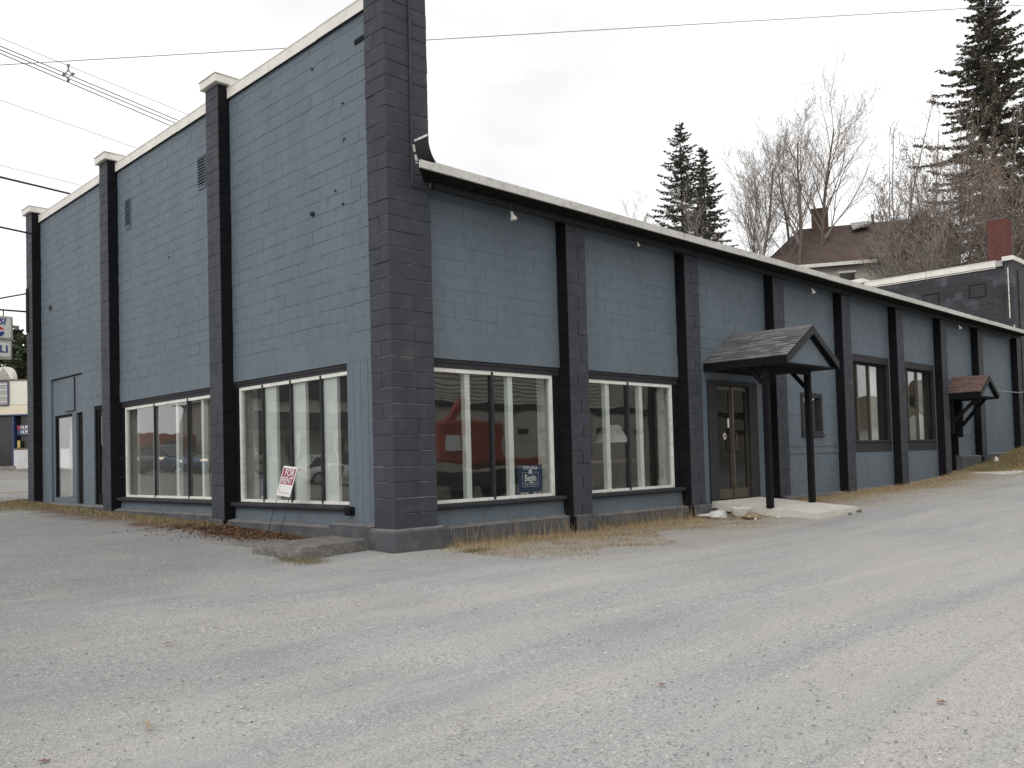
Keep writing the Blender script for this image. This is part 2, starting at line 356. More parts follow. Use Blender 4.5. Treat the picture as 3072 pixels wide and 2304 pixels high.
    # rotting leaves and moss along the other wall
    wx = n('ShaderNodeMath'); wx.operation = 'ADD'; l(sx.outputs[0], wx.inputs[0]); l(mr(noise(1.1, 4), .3, .7, -.35, .35), wx.inputs[1])
    st2 = mul(mr(wx.outputs[0], -1.05, -.55, 0, 1), mr(sx.outputs[1], 1.6, 2.4, 0, 1)); st2 = mul(st2, mr(sx.outputs[0], .3, .1, 0, 1))
    moss = ramp(noise(30, 4, .7), [(.3, (.045,.026,.016)), (.5, (.11,.055,.03)), (.66, (.16,.095,.045)), (.8, (.2,.17,.06))])
    base = mix(mul(st2, mr(brk, 0, 1, .6, 1)), base, moss)
    # bank of grass at the right end
    bk = mul(mr(sx.outputs[0], 19.6, 22.5, 0, 1), mr(wy.outputs[0], -4.2, -2.4, 0, 1))
    gr = ramp(noise(6, 5, .7), [(.3, (.085,.095,.035)), (.5, (.19,.155,.075)), (.7, (.28,.21,.12))])
    base = mix(bk, base, gr)
    hz = mr(sx.outputs[2], 2.6, 4.5, 0, 1)
    base = mix(hz, base, ramp(noise(.12, 6, .7), [(.35, (.06,.06,.03)), (.6, (.12,.10,.06))]))
    l(base, b.inputs['Base Color'])
    bp = n('ShaderNodeBump'); bp.inputs['Strength'].default_value = .55; bp.inputs['Distance'].default_value = .012
    ad = n('ShaderNodeMath'); ad.operation = 'ADD'; l(fine, ad.inputs[0]); l(sp, ad.inputs[1]); l(ad.outputs[0], bp.inputs['Height']); l(bp.outputs[0], b.inputs['Normal'])
    return m
M['ground'] = ground_mat()
tag(gridmesh('ground', X, Y, Z, M['ground']), kind='structure')

# ------------------------------------------------------------------ the painted block building
BLD = thing('commercial_building', 'slate blue painted block building with charcoal pillars and big shop windows', 'building', (0, 0, 0))
CH, BL = .2032, .4064
dW = .21                    # wall plane behind the pillar faces
PX = [0, 3.4427, 6.6846, 9.9268, 13.153, 16.3422, 19.5206, 22.7048, 26.7253]; PW = [.7168]+[.4642]*8
PY = [0, 4.5992, 9.5031, 14.4684]; PV = [.4398]+[.4448]*3
ZEAVE = 4.80; ZCOP = 7.29
def fbox(mb, face, u0, u1, d0, d1, z0, z1, m=0):
    return mb.box(u0, u1, d0, d1, z0, z1, m) if face == 'R' else mb.box(d0, d1, u0, u1, z0, z1, m)
def fpt(face, u, d, z): return (u, d, z) if face == 'R' else (d, u, z)
def proj(p):
    d = np.array(p)-CAM; z = d@FW; return np.array([1536+2624.67*(d@RT)/z, 1288.88-2624.67*(d@UP)/z]), z
def block_mesh(L, H, name, mat):
    mb = MB(); pr = name + random.uniform(-.0015, .0015)
    ins = [random.choice([.001, .002, .003, .004, .006, .010, .013]) for _ in range(4)]   # l, r, b, t
    j = [random.uniform(-.0011, .0011) for _ in range(4)]
    e = .0006
    o = [(e,.004,e),(L-e,.004,e),(L-e,.004,H-e),(e,.004,H-e)]
    f = [(ins[0],-pr+j[0],ins[2]),(L-ins[1],-pr+j[1],ins[2]),(L-ins[1],-pr+j[2],H-ins[3]),(ins[0],-pr+j[3],H-ins[3])]
    mb.add(o+f, [(4,5,6,7),(0,1,5,4),(1,2,6,5),(2,3,7,6),(3,0,4,7)], [0, 0, 0, 1 if random.random() < .45 else 0, 0])  # top bevel gets the painted edge light at random
    return mb
wall_rects = {   # face, bay -> block rectangles (u0,u1,z0,z1) ; smooth lintels
 ('R',1): ([(.717,3.443,2.93,4.86)], [(.717,3.443,2.53,2.93),(.717,3.443,.16,.46)]),
 ('R',2): ([(3.907,6.685,2.93,4.86)], [(3.907,6.685,2.53,2.93),(3.907,6.685,.14,.46)]),
 ('R',3): ([(7.149,7.62,.17,2.53),(9.45,9.927,.17,2.53),(7.149,9.927,2.53,4.86)], []),
 ('R',4): ([(10.391,13.153,.12,1.06),(10.391,13.153,1.235,1.46),(10.391,11.36,1.46,2.41),(12.36,13.153,1.46,2.41),(10.391,13.153,2.41,4.86)], [(10.391,13.153,1.06,1.235)]),
 ('R',5): ([(13.617,16.342,.14,1.06),(13.617,14.0,1.06,3.46),(16.22,16.342,1.06,3.46),(13.617,16.342,3.46,4.86)], []),
 ('R',6): ([(16.806,19.521,.2,1.06),(16.806,17.25,1.06,3.46),(19.4,19.521,1.06,3.46),(16.806,19.521,3.46,4.86)], []),
 ('R',7): ([(21.10,22.705,.86,2.4),(19.985,20.2,.3,2.4),(19.985,22.705,2.4,4.86)], []),
 ('R',8): ([(23.169,26.725,.9,4.86)], []),
 ('L',1): ([(.44,4.599,2.92,7.30)], [(.44,4.599,2.52,2.92),(1.277,4.599,.2,.47)]),
 ('L',2): ([(5.044,9.503,2.92,7.30)], [(5.044,9.503,2.505,2.92),(5.044,9.503,.2,.48)]),
 ('L',3): ([(13.81,14.468,.33,3.32),(10.98,11.67,.33,3.32),(9.948,10.98,2.51,3.32),(9.948,14.468,3.32,7.30)], []),
}
cands = []
WALLS = {}
for (face, bay), (rects, smooth) in wall_rects.items():
    mb = MB()
    for (u0,u1,z0,z1) in rects: fbox(mb, face, u0, u1, dW, dW+.2, z0, z1)
    wl = mb.build('wall', M['blue'], BLD); WALLS[(face, bay)] = wl
    for (u0,u1,z0,z1) in smooth: fbox(MB(), face, u0, u1, dW-.007, dW+.2, z0, z1).build('lintel' if z0 > 2 else 'knee_wall', M['blue'], BLD)
    for (u0,u1,z0,z1) in rects:
        k0 = int(math.floor((z0-.27)/CH+1e-4)); k1 = int(math.ceil((z1-.27)/CH-1e-4))
        for k in range(k0, k1):
            za = max(z0, .27+k*CH); zb = min(z1, .27+(k+1)*CH)
            if zb-za < .03: continue
            off = (.5*BL if k % 2 else 0) + .07*bay
            i0 = int(math.floor((u0-off)/BL)); i1 = int(math.ceil((u1-off)/BL))
            for i in range(i0, i1):
                ua = max(u0, off+i*BL); ub = min(u1, off+(i+1)*BL)
                if ub-ua < .03: continue
                cs = [proj(fpt(face, a, dW, b))[0] for a, b in ((ua,za),(ub,za),(ub,zb),(ua,zb))]
                cx = np.mean([q[0] for q in cs]); cy = np.mean([q[1] for q in cs])
                ar = .5*abs(sum(cs[q][0]*cs[(q+1) % 4][1]-cs[(q+1) % 4][0]*cs[q][1] for q in range(4)))
                if not (-50 < cx < 3120 and -60 < cy < 2300): ar = 0
                cands.append((ar, face, bay, ua, ub, za, zb))
cands.sort(key=lambda q: -q[0])
NB = 228; PR = {'R': .0040, 'L': .0048}
full = {}
stuff = MB()
for n_, (ar, face, bay, ua, ub, za, zb) in enumerate(cands):
    L, H = ub-ua, zb-za
    wmx = Matrix.Translation((ua, dW, za)) if face == 'R' else Matrix.Translation((dW, ub, za)) @ Matrix.Rotation(-math.pi/2, 4, 'Z')
    if n_ < NB:
        if abs(L-BL) < 1e-4 and abs(H-CH) < 1e-4:
            v = (face, random.randrange(14))
            if v not in full: full[v] = block_mesh(BL, CH, PR[face], None).mesh('block', [M['blue'], M['toplitblue']])
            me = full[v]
        else: me = block_mesh(L, H, PR[face], None).mesh('block', [M['blue'], M['toplitblue']])
        register(bpy.data.objects.new('block', me), WALLS[(face, bay)], wmx)
    else:
        b = block_mesh(L, H, PR[face], None)
        stuff.add([wmx @ Vector(p) for p in b.v], b.f, b.m)
tag(stuff.build('wall_blocks', [M['blue'], M['toplitblue']], BLD), 'painted concrete blocks of the upper and farther walls', kind='stuff')

# pillars
GZ = lambda x, y: float(gz(x, y))
def pillar_courses(mb_list, face, u0, u1, d0, d1, z0, z1, side, jit=.003):
    k = 0; z = z0; out = []
    while z < z1-.02:
        zt = min(z+CH, z1); out.append((k, z, zt)); z = zt; k += 1
    return out
def add_cb(mb, face, u0, u1, d0, d1, z0, z1, side, b=.007, jit=.0025, worn=0):
    if face == 'R': mb.cbox(u0, u1, d0, d1, z0, z1, b, 0, side, jit, worn)
    else: mb.cbox(d0, d1, u0, u1, z0, z1, b, 0, side, jit, worn)
# corner pillar: its blocks are parts one by one
cp = MB().box(.012, PW[0]-.012, .012, PV[0]-.012, .2, 7.55).build('corner_pillar', M['grey'], BLD)
for k, za, zb in pillar_courses(None, 'R', 0, 0, 0, 0, .25, 7.55, None):
    if k % 2 == 0:
        sp = .405 + random.uniform(-.03, .03)
        pcs = [(0, sp, 0, PV[0]), (sp, PW[0], 0, PV[0])]
    else:
        sp = .2 + random.uniform(-.015, .03)
        pcs = [(0, PW[0], 0, sp), (0, PW[0], sp, PV[0])]
    for (x0, x1, y0, y1) in pcs:
        mb = MB(); jx = random.uniform(-.004, .004)
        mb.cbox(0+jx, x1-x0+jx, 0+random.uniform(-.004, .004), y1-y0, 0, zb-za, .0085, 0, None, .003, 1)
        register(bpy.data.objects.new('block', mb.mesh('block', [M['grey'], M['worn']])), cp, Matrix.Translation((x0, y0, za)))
MB().cbox(-.05, PW[0]+.06, -.06, PV[0]+.06, 7.56, 7.72, .01).build('pillar_cap', M['cap'], cp)
def pillar(face, u0, u1, zb, zt, cap=False):
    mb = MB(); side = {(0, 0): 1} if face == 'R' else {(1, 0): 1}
    for k, za, zc in pillar_courses(None, face, 0, 0, 0, 0, zb, zt, None):
        fullw = u1-u0
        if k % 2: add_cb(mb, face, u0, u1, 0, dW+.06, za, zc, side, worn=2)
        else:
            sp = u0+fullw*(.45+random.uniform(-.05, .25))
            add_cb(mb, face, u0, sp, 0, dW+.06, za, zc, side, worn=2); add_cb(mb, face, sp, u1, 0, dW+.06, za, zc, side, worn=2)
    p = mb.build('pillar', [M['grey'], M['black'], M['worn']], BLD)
    if cap:
        c = MB(); c.cbox(-.07, dW+.4, u0-.07, u1+.07, zt-.005, zt+.13, .008); c.box(-.085, dW+.42, u0-.085, u1+.085, zt+.13, zt+.142)
        c.build('pillar_cap', M['cap'], p)
    return p
for i in range(1, 9): pillar('R', PX[i], PX[i]+PW[i], .2 if i < 4 else GZ(PX[i], 0)-.1, 4.81)
for i in range(1, 4): pillar('L', PY[i], PY[i]+PV[i], .2 if i == 1 else GZ(0, PY[i])-.1, 7.53, True)

# plinth (foundation ledge)
def plinth(face, u0, u1, d0, zt, zb=-.5, name='plinth'):
    mb = MB(); slope = .035
    pts = [(d0, zb), (d0, zt-slope), (d0+.018, zt-slope+.012), (dW+.02, zt+.01), (dW+.02, zb)]
    vs = [fpt(face, u, d, z) for u in (u0, u1) for d, z in pts]; n = len(pts)
    fs = [tuple(range(n)), tuple(range(2*n-1, n-1, -1))]+[(i, (i+1) % n, n+(i+1) % n, n+i) for i in range(n)]
    return mb.add(vs, fs, [0, 0, 0, 1, 1, 0, 0]).build(name, [M['plinth'], M['plinthtop']], BLD, fix=True)
def plinth_block(face, u0, u1, d0, d1, zt, black=False):
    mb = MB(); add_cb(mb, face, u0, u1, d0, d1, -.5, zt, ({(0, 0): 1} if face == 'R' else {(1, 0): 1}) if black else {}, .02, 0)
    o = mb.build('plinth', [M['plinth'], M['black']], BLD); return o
mbc = MB(); mbc.cbox(-.075, .87, -.075, .50, -.5, .235, .02); mbc.cbox(-.05, .80, -.05, .47, .2, .262, .02, 1)
mbc.build('plinth', [M['plinth'], M['plinthtop']], BLD)
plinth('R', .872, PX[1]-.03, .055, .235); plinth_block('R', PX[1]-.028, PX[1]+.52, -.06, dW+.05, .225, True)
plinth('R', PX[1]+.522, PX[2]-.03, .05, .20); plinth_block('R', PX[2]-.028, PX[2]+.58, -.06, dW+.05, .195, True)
plinth('R', PX[3]-.1, PX[4]-.01, .06, .16); plinth('R', PX[4]+.47, PX[5]-.01, .10, .17); plinth('R', PX[5]+.47, PX[6]-.01, .1, .2)
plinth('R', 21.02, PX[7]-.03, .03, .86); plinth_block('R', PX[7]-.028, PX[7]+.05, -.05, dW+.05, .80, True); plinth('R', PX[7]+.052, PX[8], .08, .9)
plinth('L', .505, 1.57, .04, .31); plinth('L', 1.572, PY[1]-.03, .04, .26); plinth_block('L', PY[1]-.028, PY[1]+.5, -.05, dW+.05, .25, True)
plinth('L', PY[1]+.502, PY[2]-.02, .06, .33); plinth('L', PY[2]+.46, PY[3]-.02, .12, .36)

# parapet coping (metal, in lengths) and wall top
for (a, b) in ((.445, 4.58), (5.06, 9.49), (9.96, 14.46)):
    nseg = 3; 
    for s in range(nseg):
        y0 = a+(b-a)*s/nseg; y1 = a+(b-a)*(s+1)/nseg-.006
        dz = random.uniform(-.006, .006)
        c = MB(); c.box(dW-.055, dW-.045, y0, y1, ZCOP+.005+dz, ZCOP+.165+dz); c.box(dW-.062, dW+.45, y0, y1, ZCOP+.166+dz, ZCOP+.185+dz)
        c.build('coping', M['cap'], BLD)
MB().box(dW+.02, dW+.4, .44, 14.46, 6.5, 7.44).build('parapet', M['blue'], BLD)

# roof of the long wing, eave, drip edge
rf = MB().box(.72, 26.8, -.37, 14.9, 4.90, 4.945).build('roof', M['drip'], BLD)
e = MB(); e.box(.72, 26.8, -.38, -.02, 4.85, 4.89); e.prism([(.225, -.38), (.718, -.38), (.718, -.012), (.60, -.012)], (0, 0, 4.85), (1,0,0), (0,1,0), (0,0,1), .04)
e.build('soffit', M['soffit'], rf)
sg = [.225, 4.25, 8.0, 11.6, 15.2, 19.0, 22.8, 26.95]
for a, b in zip(sg[:-1], sg[1:]):
    q = MB(); dz = random.uniform(-.005, .005)
    q.box(a, b-.008, -.415, -.382, 4.862+dz, 4.962+dz); q.box(a+(.25 if a < 1 else 0), b-.008, -.41, -.27, 4.963+dz, 4.98+dz)
    q.build('drip_edge', M['drip'], rf)
for a, b in zip([.725]+PX[1:8], PX[1:9]):
    MB().box(a, b-.004, -.09, -.012, 4.765, 4.845).build('fascia_board', M['trim'], rf)
# curled flashing where the eave meets the corner pillar
q = MB(); pts = []
for t in np.linspace(0, 1, 9):
    a = t*math.pi/2; pts.append((.56-.30*math.sin(a)*.55-.02*t, 4.97+.34*(1-math.cos(a))**.9))
n = len(pts); th = .012
vs = [(p[0], y, p[1]) for y in (-.39, -.13) for p in pts]+[(p[0]-th, y, p[1]-th) for y in (-.39, -.13) for p in pts]
fs = []
for i in range(n-1):
    fs += [(i, i+1, n+i+1, n+i), (2*n+i, 3*n+i, 3*n+i+1, 2*n+i+1), (i, 2*n+i, 2*n+i+1, i+1), (n+i, n+i+1, 3*n+i+1, 3*n+i)]
q.add(vs, fs).build('curled_flashing', M['trim'], rf)
q = MB()
for (a, b) in ((.02, .36), (.44, .76), (.86, 1.0)):
    q.bar((.37, -.39+.26*a, 5.312), (.37, -.39+.26*b, 5.312), .02, .03)
for (a, b) in ((.12, .42), (.55, .8), (.86, .92)):
    q.bar((.355+.06*a, -.118, 5.30-.30*a), (.355+.06*b, -.118, 5.30-.30*b), .012, .04)
q.build('flashing_seal', M['cap'], rf)

# conduit on the corner pillar
q = MB(); q.tube([(.414, -.022, 7.6), (.405, -.022, 6.2), (.392, -.022, 4.79), (.40, -.022, 4.765), (.43, -.022, 4.76), (.70, -.022, 4.765)], .016, 8)
for z in (7.0, 6.2, 5.4): q.box(.375, .44, -.014, -.002, z, z+.03)
q.build('conduit', M['grey'], cp, smooth=False)
q = MB(); q.tube([(23.0, -.03, 2.92), (24.0, -.02, 2.9), (26.7, .0, 2.92), (27.6, -.05, 2.98)], .014, 6); q.build('conduit', M['galv'], BLD)

# louvred vents, spalled holes and hooks on the street wall
for (ya, yb, za, zb) in ((5.50, 5.78, 6.08, 6.60), (8.83, 9.08, 6.06, 6.60)):
    v = MB(); v.box(dW-.02, dW-.008, ya-.02, ya, za-.02, zb+.02); v.box(dW-.02, dW-.008, yb, yb+.02, za-.02, zb+.02); v.box(dW-.02, dW-.008, ya, yb, za-.05, za); v.box(dW-.02, dW-.008, ya, yb, zb, zb+.02)
    vo = v.build('vent', M['blue'], BLD)
    MB().box(dW-.0125, dW-.0105, ya, yb, za, zb).build('vent_backing', M['black'], vo)
    for k in range(10):
        z = za+(zb-za)*(k+.5)/10
        MB().add([(dW-.03, ya, z-.018), (dW-.03, yb, z-.018), (dW-.013, yb, z+.006), (dW-.013, ya, z+.006), (dW-.03, ya, z-.012), (dW-.03, yb, z-.012), (dW-.013, yb, z+.012), (dW-.013, ya, z+.012)],
                 [(0,1,2,3),(7,6,5,4),(0,4,5,1),(1,5,6,2),(2,6,7,3),(3,7,4,0)]).build('slat', M['blue'], vo)
q = MB(); q.box(dW-.018, dW-.003, .66, .93, 6.91, 6.98); q.build('broken_recess', M['black'], BLD)
for (y, z, s) in ((2.01, 6.94, .03), (1.24, 6.19, .03), (1.22, 5.68, .055), (1.47, 5.0, .025), (1.28, 4.77, .03), (7.01, 5.07, .035)):
    h = MB(); h.tube([(dW, y, z), (dW-.03, y, z+.004), (dW-.042, y-.008, z-.015), (dW-.04, y-.01, z-s*1.3)], .006, 6); h.cbox(dW-.014, dW-.004, y-.014, y+.022, z-.009, z+.011, .003)
    h.build('wall_hook', M['black'], BLD)
h = MB(); h.lathe([(.0, .04), (.033, .034), (.042, 0), (.03, -.02), (0, -.03)], (dW-.02, 2.07, 4.79), 10); h.build('wall_knob', M['trim'], BLD)
h = MB(); h.cbox(dW-.05, dW-.008, 13.68, 13.80, 5.02, 5.12, .01); h.build('junction_box', M['steel'], BLD)

# ------------------------------------------------------------------ windows
def window(face, u0, u1, z0, z1, mull, fins=0.0, posts=(), dg=.275, frame=M['white'], fw=.055, lab=None, head=None, sill=True, inner_mull=M['trim'], left_jamb=True):
    wn = MB()
    for (a, b, c, d) in ((u0, u0+fw, z0, z1), (u1-fw, u1, z0, z1), (u0+fw, u1-fw, z0, z0+fw*.8), (u0+fw, u1-fw, z1-fw, z1)):
        fbox(wn, face, a, b, dg-.03, dg+.05, c, d)
    wo_ = wn.build('window', frame, BLD)
    e = [u0+fw]+list(mull)+[u1-fw]
    for a, b in zip(e[:-1], e[1:]):
        g = MB(); fbox(g, face, a+.004, b-.004, dg, dg+.006, z0+fw*.8, z1-fw); g.build('pane', M['glass'], wo_)
    for u in mull:
        g = MB(); fbox(g, face, u-.019, u+.019, dg-.04, dg-.001, z0+.01, z1-.01); g.build('mullion', inner_mull, wo_)
        if fins:
            g = MB(); fbox(g, face, u-.36, u+.02, dg+.012, dg+.06, z0+.02, z1-.02); g.build('post', M['whitepost'], wo_)
    for (a, b) in posts:
        g = MB(); fbox(g, face, a, b, dg+.012, dg+.09, z0+.02, z1-.02); g.build('post', M['whitepost'], wo_)
    g = MB()     # deep jamb boards and stool
    fbox(g, face, u0-.02, u0+.012, dg+.052, dg+.30, z0-.02, z1+.02); fbox(g, face, u1-.012, u1+.02, dg+.052, dg+.30, z0-.02, z1+.02)
    fbox(g, face, u0+.013, u1-.013, dg+.052, dg+.30, z0-.03, z0+.012); fbox(g, face, u0+.013, u1-.013, dg+.052, dg+.30, z1-.012, z1+.03)
    g.build('jamb', frame, wo_)
    return wo_
# dark surrounds (head band, side board, sill)
def surround(wo_, face, u0, u1, z0, z1, ow0, ow1, zh, zs):
    g = MB(); fbox(g, face, ow0, ow1, .235, .30, z1, zh); fbox(g, face, ow0, ow1, .222, .235, zh-.05, zh); g.build('head_board', M['trim'], wo_)
    if u0-ow0 > .02: g = MB(); fbox(g, face, ow0, u0, .24, .30, zs, z1); g.build('side_board', M['black'], wo_)
    if ow1-u1 > .02: g = MB(); fbox(g, face, u1, ow1, .24, .30, zs, z1); g.build('side_board', M['black'], wo_)
    g = MB(); add_cb(g, face, ow0+.002, ow1-.002, .10, .255, zs-.075, zs-.005, {}, .02, 0); fbox(g, face, ow0, ow1, .21, .246, zs-.004, z0); g.build('sill', M['trim'], wo_)
w1 = window('R', .79, 3.30, .53, 2.405, [2.004], posts=((1.50, 1.60), (2.36, 2.46))); surround(w1, 'R', .79, 3.30, .53, 2.405, .72, 3.442, 2.53, .53)
w2 = window('R', 3.99, 6.52, .525, 2.39, [5.212], posts=((4.65, 4.755), (5.58, 5.68))); surround(w2, 'R', 3.99, 6.52, .525, 2.39, 3.908, 6.684, 2.53, .525)
w3 = window('L', 1.277, 4.49, .535, 2.42, [2.028, 2.871, 3.723], fins=.30); surround(w3, 'L', 1.277, 4.49, .535, 2.42, 1.277, 4.598, 2.52, .53)
w4 = window('L', 5.12, 9.34, .555, 2.385, [6.431, 7.90], posts=((5.88, 5.98), (6.92, 7.03), (7.95, 8.06))); surround(w4, 'L', 5.12, 9.34, .555, 2.385, 5.046, 9.50, 2.505, .55)
for o, t in ((w1, 'shop window with blue for sale sign'), (w2, 'shop window with white lamp'), (w3, 'four light street window'), (w4, 'street window between the middle pillars')): o['label'] = t
# vertical boards beside the corner
yb = np.linspace(.445, 1.272, 6)
for k in range(5):
    MB().cbox(.185, .225, yb[k]+.003, yb[k+1]-.003, .31, 2.515, .005).build('plank', M['blue'], BLD)
MB().cbox(.09, .24, 1.14, 1.272, .40, .52, .02).build('sill_end', M['black'], BLD)
# side windows of the far bays
def side_window(u0, u1, mull):
    o = MB()
    for (a, b, c, d) in ((u0-.1, u0, 1.06, 3.46), (u1, u1+.11, 1.06, 3.46), (u0, u1, 3.285, 3.46), (u0, u1, 1.06, 1.285)): o.box(a, b, dW-.02, dW+.12, c, d)
    wo_ = o.build('window', M['trim'], BLD)
    q = MB()
    for (a, b, c, d) in ((u0, u0+.05, 1.285, 3.285), (u1-.09, u1, 1.285, 3.285), (u0+.05, u1-.09, 3.225, 3.285)): q.box(a, b, dW+.03, dW+.10, c, d)
    q.build('inner_frame', M['black'], wo_)
    MB().cbox(u0-.06, u1+.06, dW-.05, dW+.10, 1.286, 1.345, .01).build('sill', M['trim'], wo_)
    e = [u0+.05]+mull+[u1-.09]
    for a, b in zip(e[:-1], e[1:]): MB().box(a+.004, b-.004, dW+.075, dW+.081, 1.346, 3.225).build('pane', M['glass'], wo_)
    for u in mull: MB().box(u-.03, u+.03, dW+.04, dW+.074, 1.346, 3.224).build('mullion', M['bronze'], wo_)
    MB().box(u1-.55, u1-.12, dW+.22, dW+.26, 1.3, 3.25).build('curtain', M['white'], wo_)
    return wo_
side_window(14.10, 16.11, [14.42, 15.13])['label'] = 'tall window beside the porch side window'; side_window(17.36, 19.28, [17.62, 18.3])['label'] = 'tall window nearest the small red canopy'
# small framed window
o = MB()
for (a, b, c, d) in ((11.36, 11.46, 1.46, 2.41), (12.26, 12.36, 1.46, 2.41), (11.46, 12.26, 2.31, 2.41), (11.46, 12.26, 1.46, 1.56)): o.box(a, b, dW-.03, dW+.12, c, d)
ws = o.build('window', M['trim'], BLD); ws['label'] = 'small square window behind the porch post'
MB().cbox(11.33, 12.39, dW-.06, dW-.005, 1.43, 1.475, .01).build('sill', M['trim'], ws)
for a, b in ((11.464, 11.85), (11.87, 12.256)): MB().box(a, b, dW+.04, dW+.046, 1.56, 2.31).build('pane', M['glass'], ws)
MB().box(11.85, 11.87, dW+.02, dW+.06, 1.56, 2.31).build('mullion', M['bronze'], ws)
for k in range(5): MB().box(11.9+.07*k, 11.955+.07*k, dW+.15, dW+.17, 1.5, 2.4).build('curtain_strip', M['wood'], ws)
MB().box(10.392, 13.152, dW-.022, dW-.0095, 1.065, 1.085).build('ledge', M['blue'], BLD)
MB().box(10.392, 13.152, dW-.022, dW-.0095, 1.215, 1.232).build('ledge', M['blue'], BLD)

# glazed entrance doors
o = MB(); o.box(7.62, 7.93, dW-.03, dW+.15, .1, 2.53); o.box(9.13, 9.45, dW-.03, dW+.15, .1, 2.53); o.box(7.93, 9.13, dW-.03, dW+.15, 2.44, 2.53)
ed = o.build('door_surround', M['trim'], BLD)
for (a, b, hx) in ((7.94, 8.50, 8.44), (8.56, 9.12, 8.60)):
    d = MB()
    for (p, q_, r, s) in ((a, a+.05, .23, 2.43), (b-.05, b, .23, 2.43), (a+.05, b-.05, .23, .42), (a+.05, b-.05, 2.36, 2.43)): d.box(p, q_, dW+.02, dW+.07, r, s)
    do = d.build('door', M['bronze'], BLD)
    MB().box(a+.05, b-.05, dW+.042, dW+.048, .42, 2.36).build('pane', M['bronzeglass'], do)
    MB().tube([(hx, dW+.02, 1.15), (hx, dW-.03, 1.18), (hx, dW-.03, 1.5), (hx, dW+.02, 1.53)], .014, 8).build('handle', M['bronze'], do)
    MB().lathe([(.0, .012), (.012, .01), (.012, 0), (0, -.002)], (a+.28, dW+.012, .33), 8).build('bolt', M['galv'], do)
MB().box(8.505, 8.555, dW+.0, dW+.08, .2, 2.44).build('door_post', M['bronze'], ed)
st = MB(); st.prism([(.055*math.cos(t), .065*math.sin(t)) for t in np.linspace(0, 2*math.pi, 20)[:-1]], (8.27, dW+.036, 1.45), (1,0,0), (0,0,1), (0,1,0), .002); st.build('sticker', M['signwhite'], ed)
st = MB(); st.prism([(.035*math.cos(t), .042*math.sin(t)) for t in np.linspace(0, 2*math.pi, 16)[:-1]], (8.27, dW+.032, 1.45), (1,0,0), (0,0,1), (0,1,0), .002); st.build('sticker_print', M['leafred'], ed)
MB().box(8.385, 8.44, dW+.034, dW+.037, 1.62, 1.80).build('notice', M['signwhite'], ed)
# street doors in the far bay
rc = MB(); rc.box(dW+.05, dW+.12, 11.67, 13.81, 2.44, 3.30); rc.box(dW+.05, dW+.12, 11.67, 11.70, .33, 2.44); rc.box(dW+.05, dW+.12, 13.62, 13.81, .33, 2.44); rc.box(dW+.05, dW+.12, 12.24, 12.52, .33, 2.44); rc.box(dW+.05, dW+.12, 12.52, 13.62, .33, .50)
dr = rc.build('door_surround', M['blue'], BLD)
MB().box(dW+.035, dW+.0495, 12.3, 12.9, 2.52, 3.27).build('blocked_panel', M['blue'], dr)
q = MB(); q.box(dW+.02, dW+.0345, 12.285, 12.30, 2.5, 3.28); q.box(dW+.02, dW+.0345, 12.30, 12.9, 2.5, 2.515); q.build('panel_edge', M['trim'], dr)
q = MB(); q.box(dW+.03, dW+.10, 13.54, 13.62, .5, 2.44); q.box(dW+.03, dW+.10, 12.52, 13.54, 2.38, 2.44); ff = q.build('window', M['black'], dr)
MB().box(dW+.06, dW+.066, 12.53, 13.54, .5, 2.38).build('pane', M['glass'], ff)
q = MB()
for k in range(24):
    a = 12.55+k*.04; q.add([(dW+.30+.02*math.sin(k*1.7), a, .52), (dW+.30+.02*math.sin((k+1)*1.7), a+.04, .52), (dW+.33+.02*math.sin((k+1)*1.3), a+.04, 2.4), (dW+.33+.02*math.sin(k*1.3), a, 2.4)], [(0,1,2,3)])
q.build('curtain', M['white'], ff)
d = MB().box(dW+.10, dW+.15, 11.70, 12.24, .34, 2.44).build('door', M['black'], dr)
MB().lathe([(0, .03), (.03, .02), (.032, 0), (.02, -.02), (0, -.03)], (dW+.07, 11.79, 1.32), 10).build('knob', M['galv'], d)
MB().box(dW-.1, dW+.1, 11.6, 12.3, .20, .345).build('threshold', M['concrete'], dr)
d2 = MB(); d2.box(dW+.02, dW+.12, 10.93, 10.98, .33, 2.51); d2.box(dW+.02, dW+.12, 9.95, 10.93, 2.42, 2.51); d2s = d2.build('door_surround', M['black'], BLD)
dd = MB(); 
for (a, b, c, e_) in ((9.95, 10.05, .36, 2.42), (10.83, 10.93, .36, 2.42), (10.05, 10.83, .36, .60), (10.05, 10.83, 2.3, 2.42)): dd.box(dW+.05, dW+.10, a, b, c, e_)
dd = dd.build('door', M['black'], BLD); MB().box(dW+.07, dW+.076, 10.05, 10.83, .6, 2.3).build('pane', M['bronzeglass'], dd)
# service door under the small red canopy
q = MB(); q.box(20.2, 21.1, dW+.10, dW+.16, .2, 2.4); q.box(21.04, 21.1, dW-.05, dW+.10, .2, 2.4); q.build('door', M['black'], BLD)
q = MB(); q.box(21.35, 22.4, dW-.025, dW-.0095, 1.45, 2.3); q.build('blocked_panel', M['blue'], BLD)
for (u, za, zb) in ((21.62, 1.75, 2.45),): MB().box(u, u+.03, dW-.04, dW-.026, za, zb).build('strap', M['trim'], BLD)

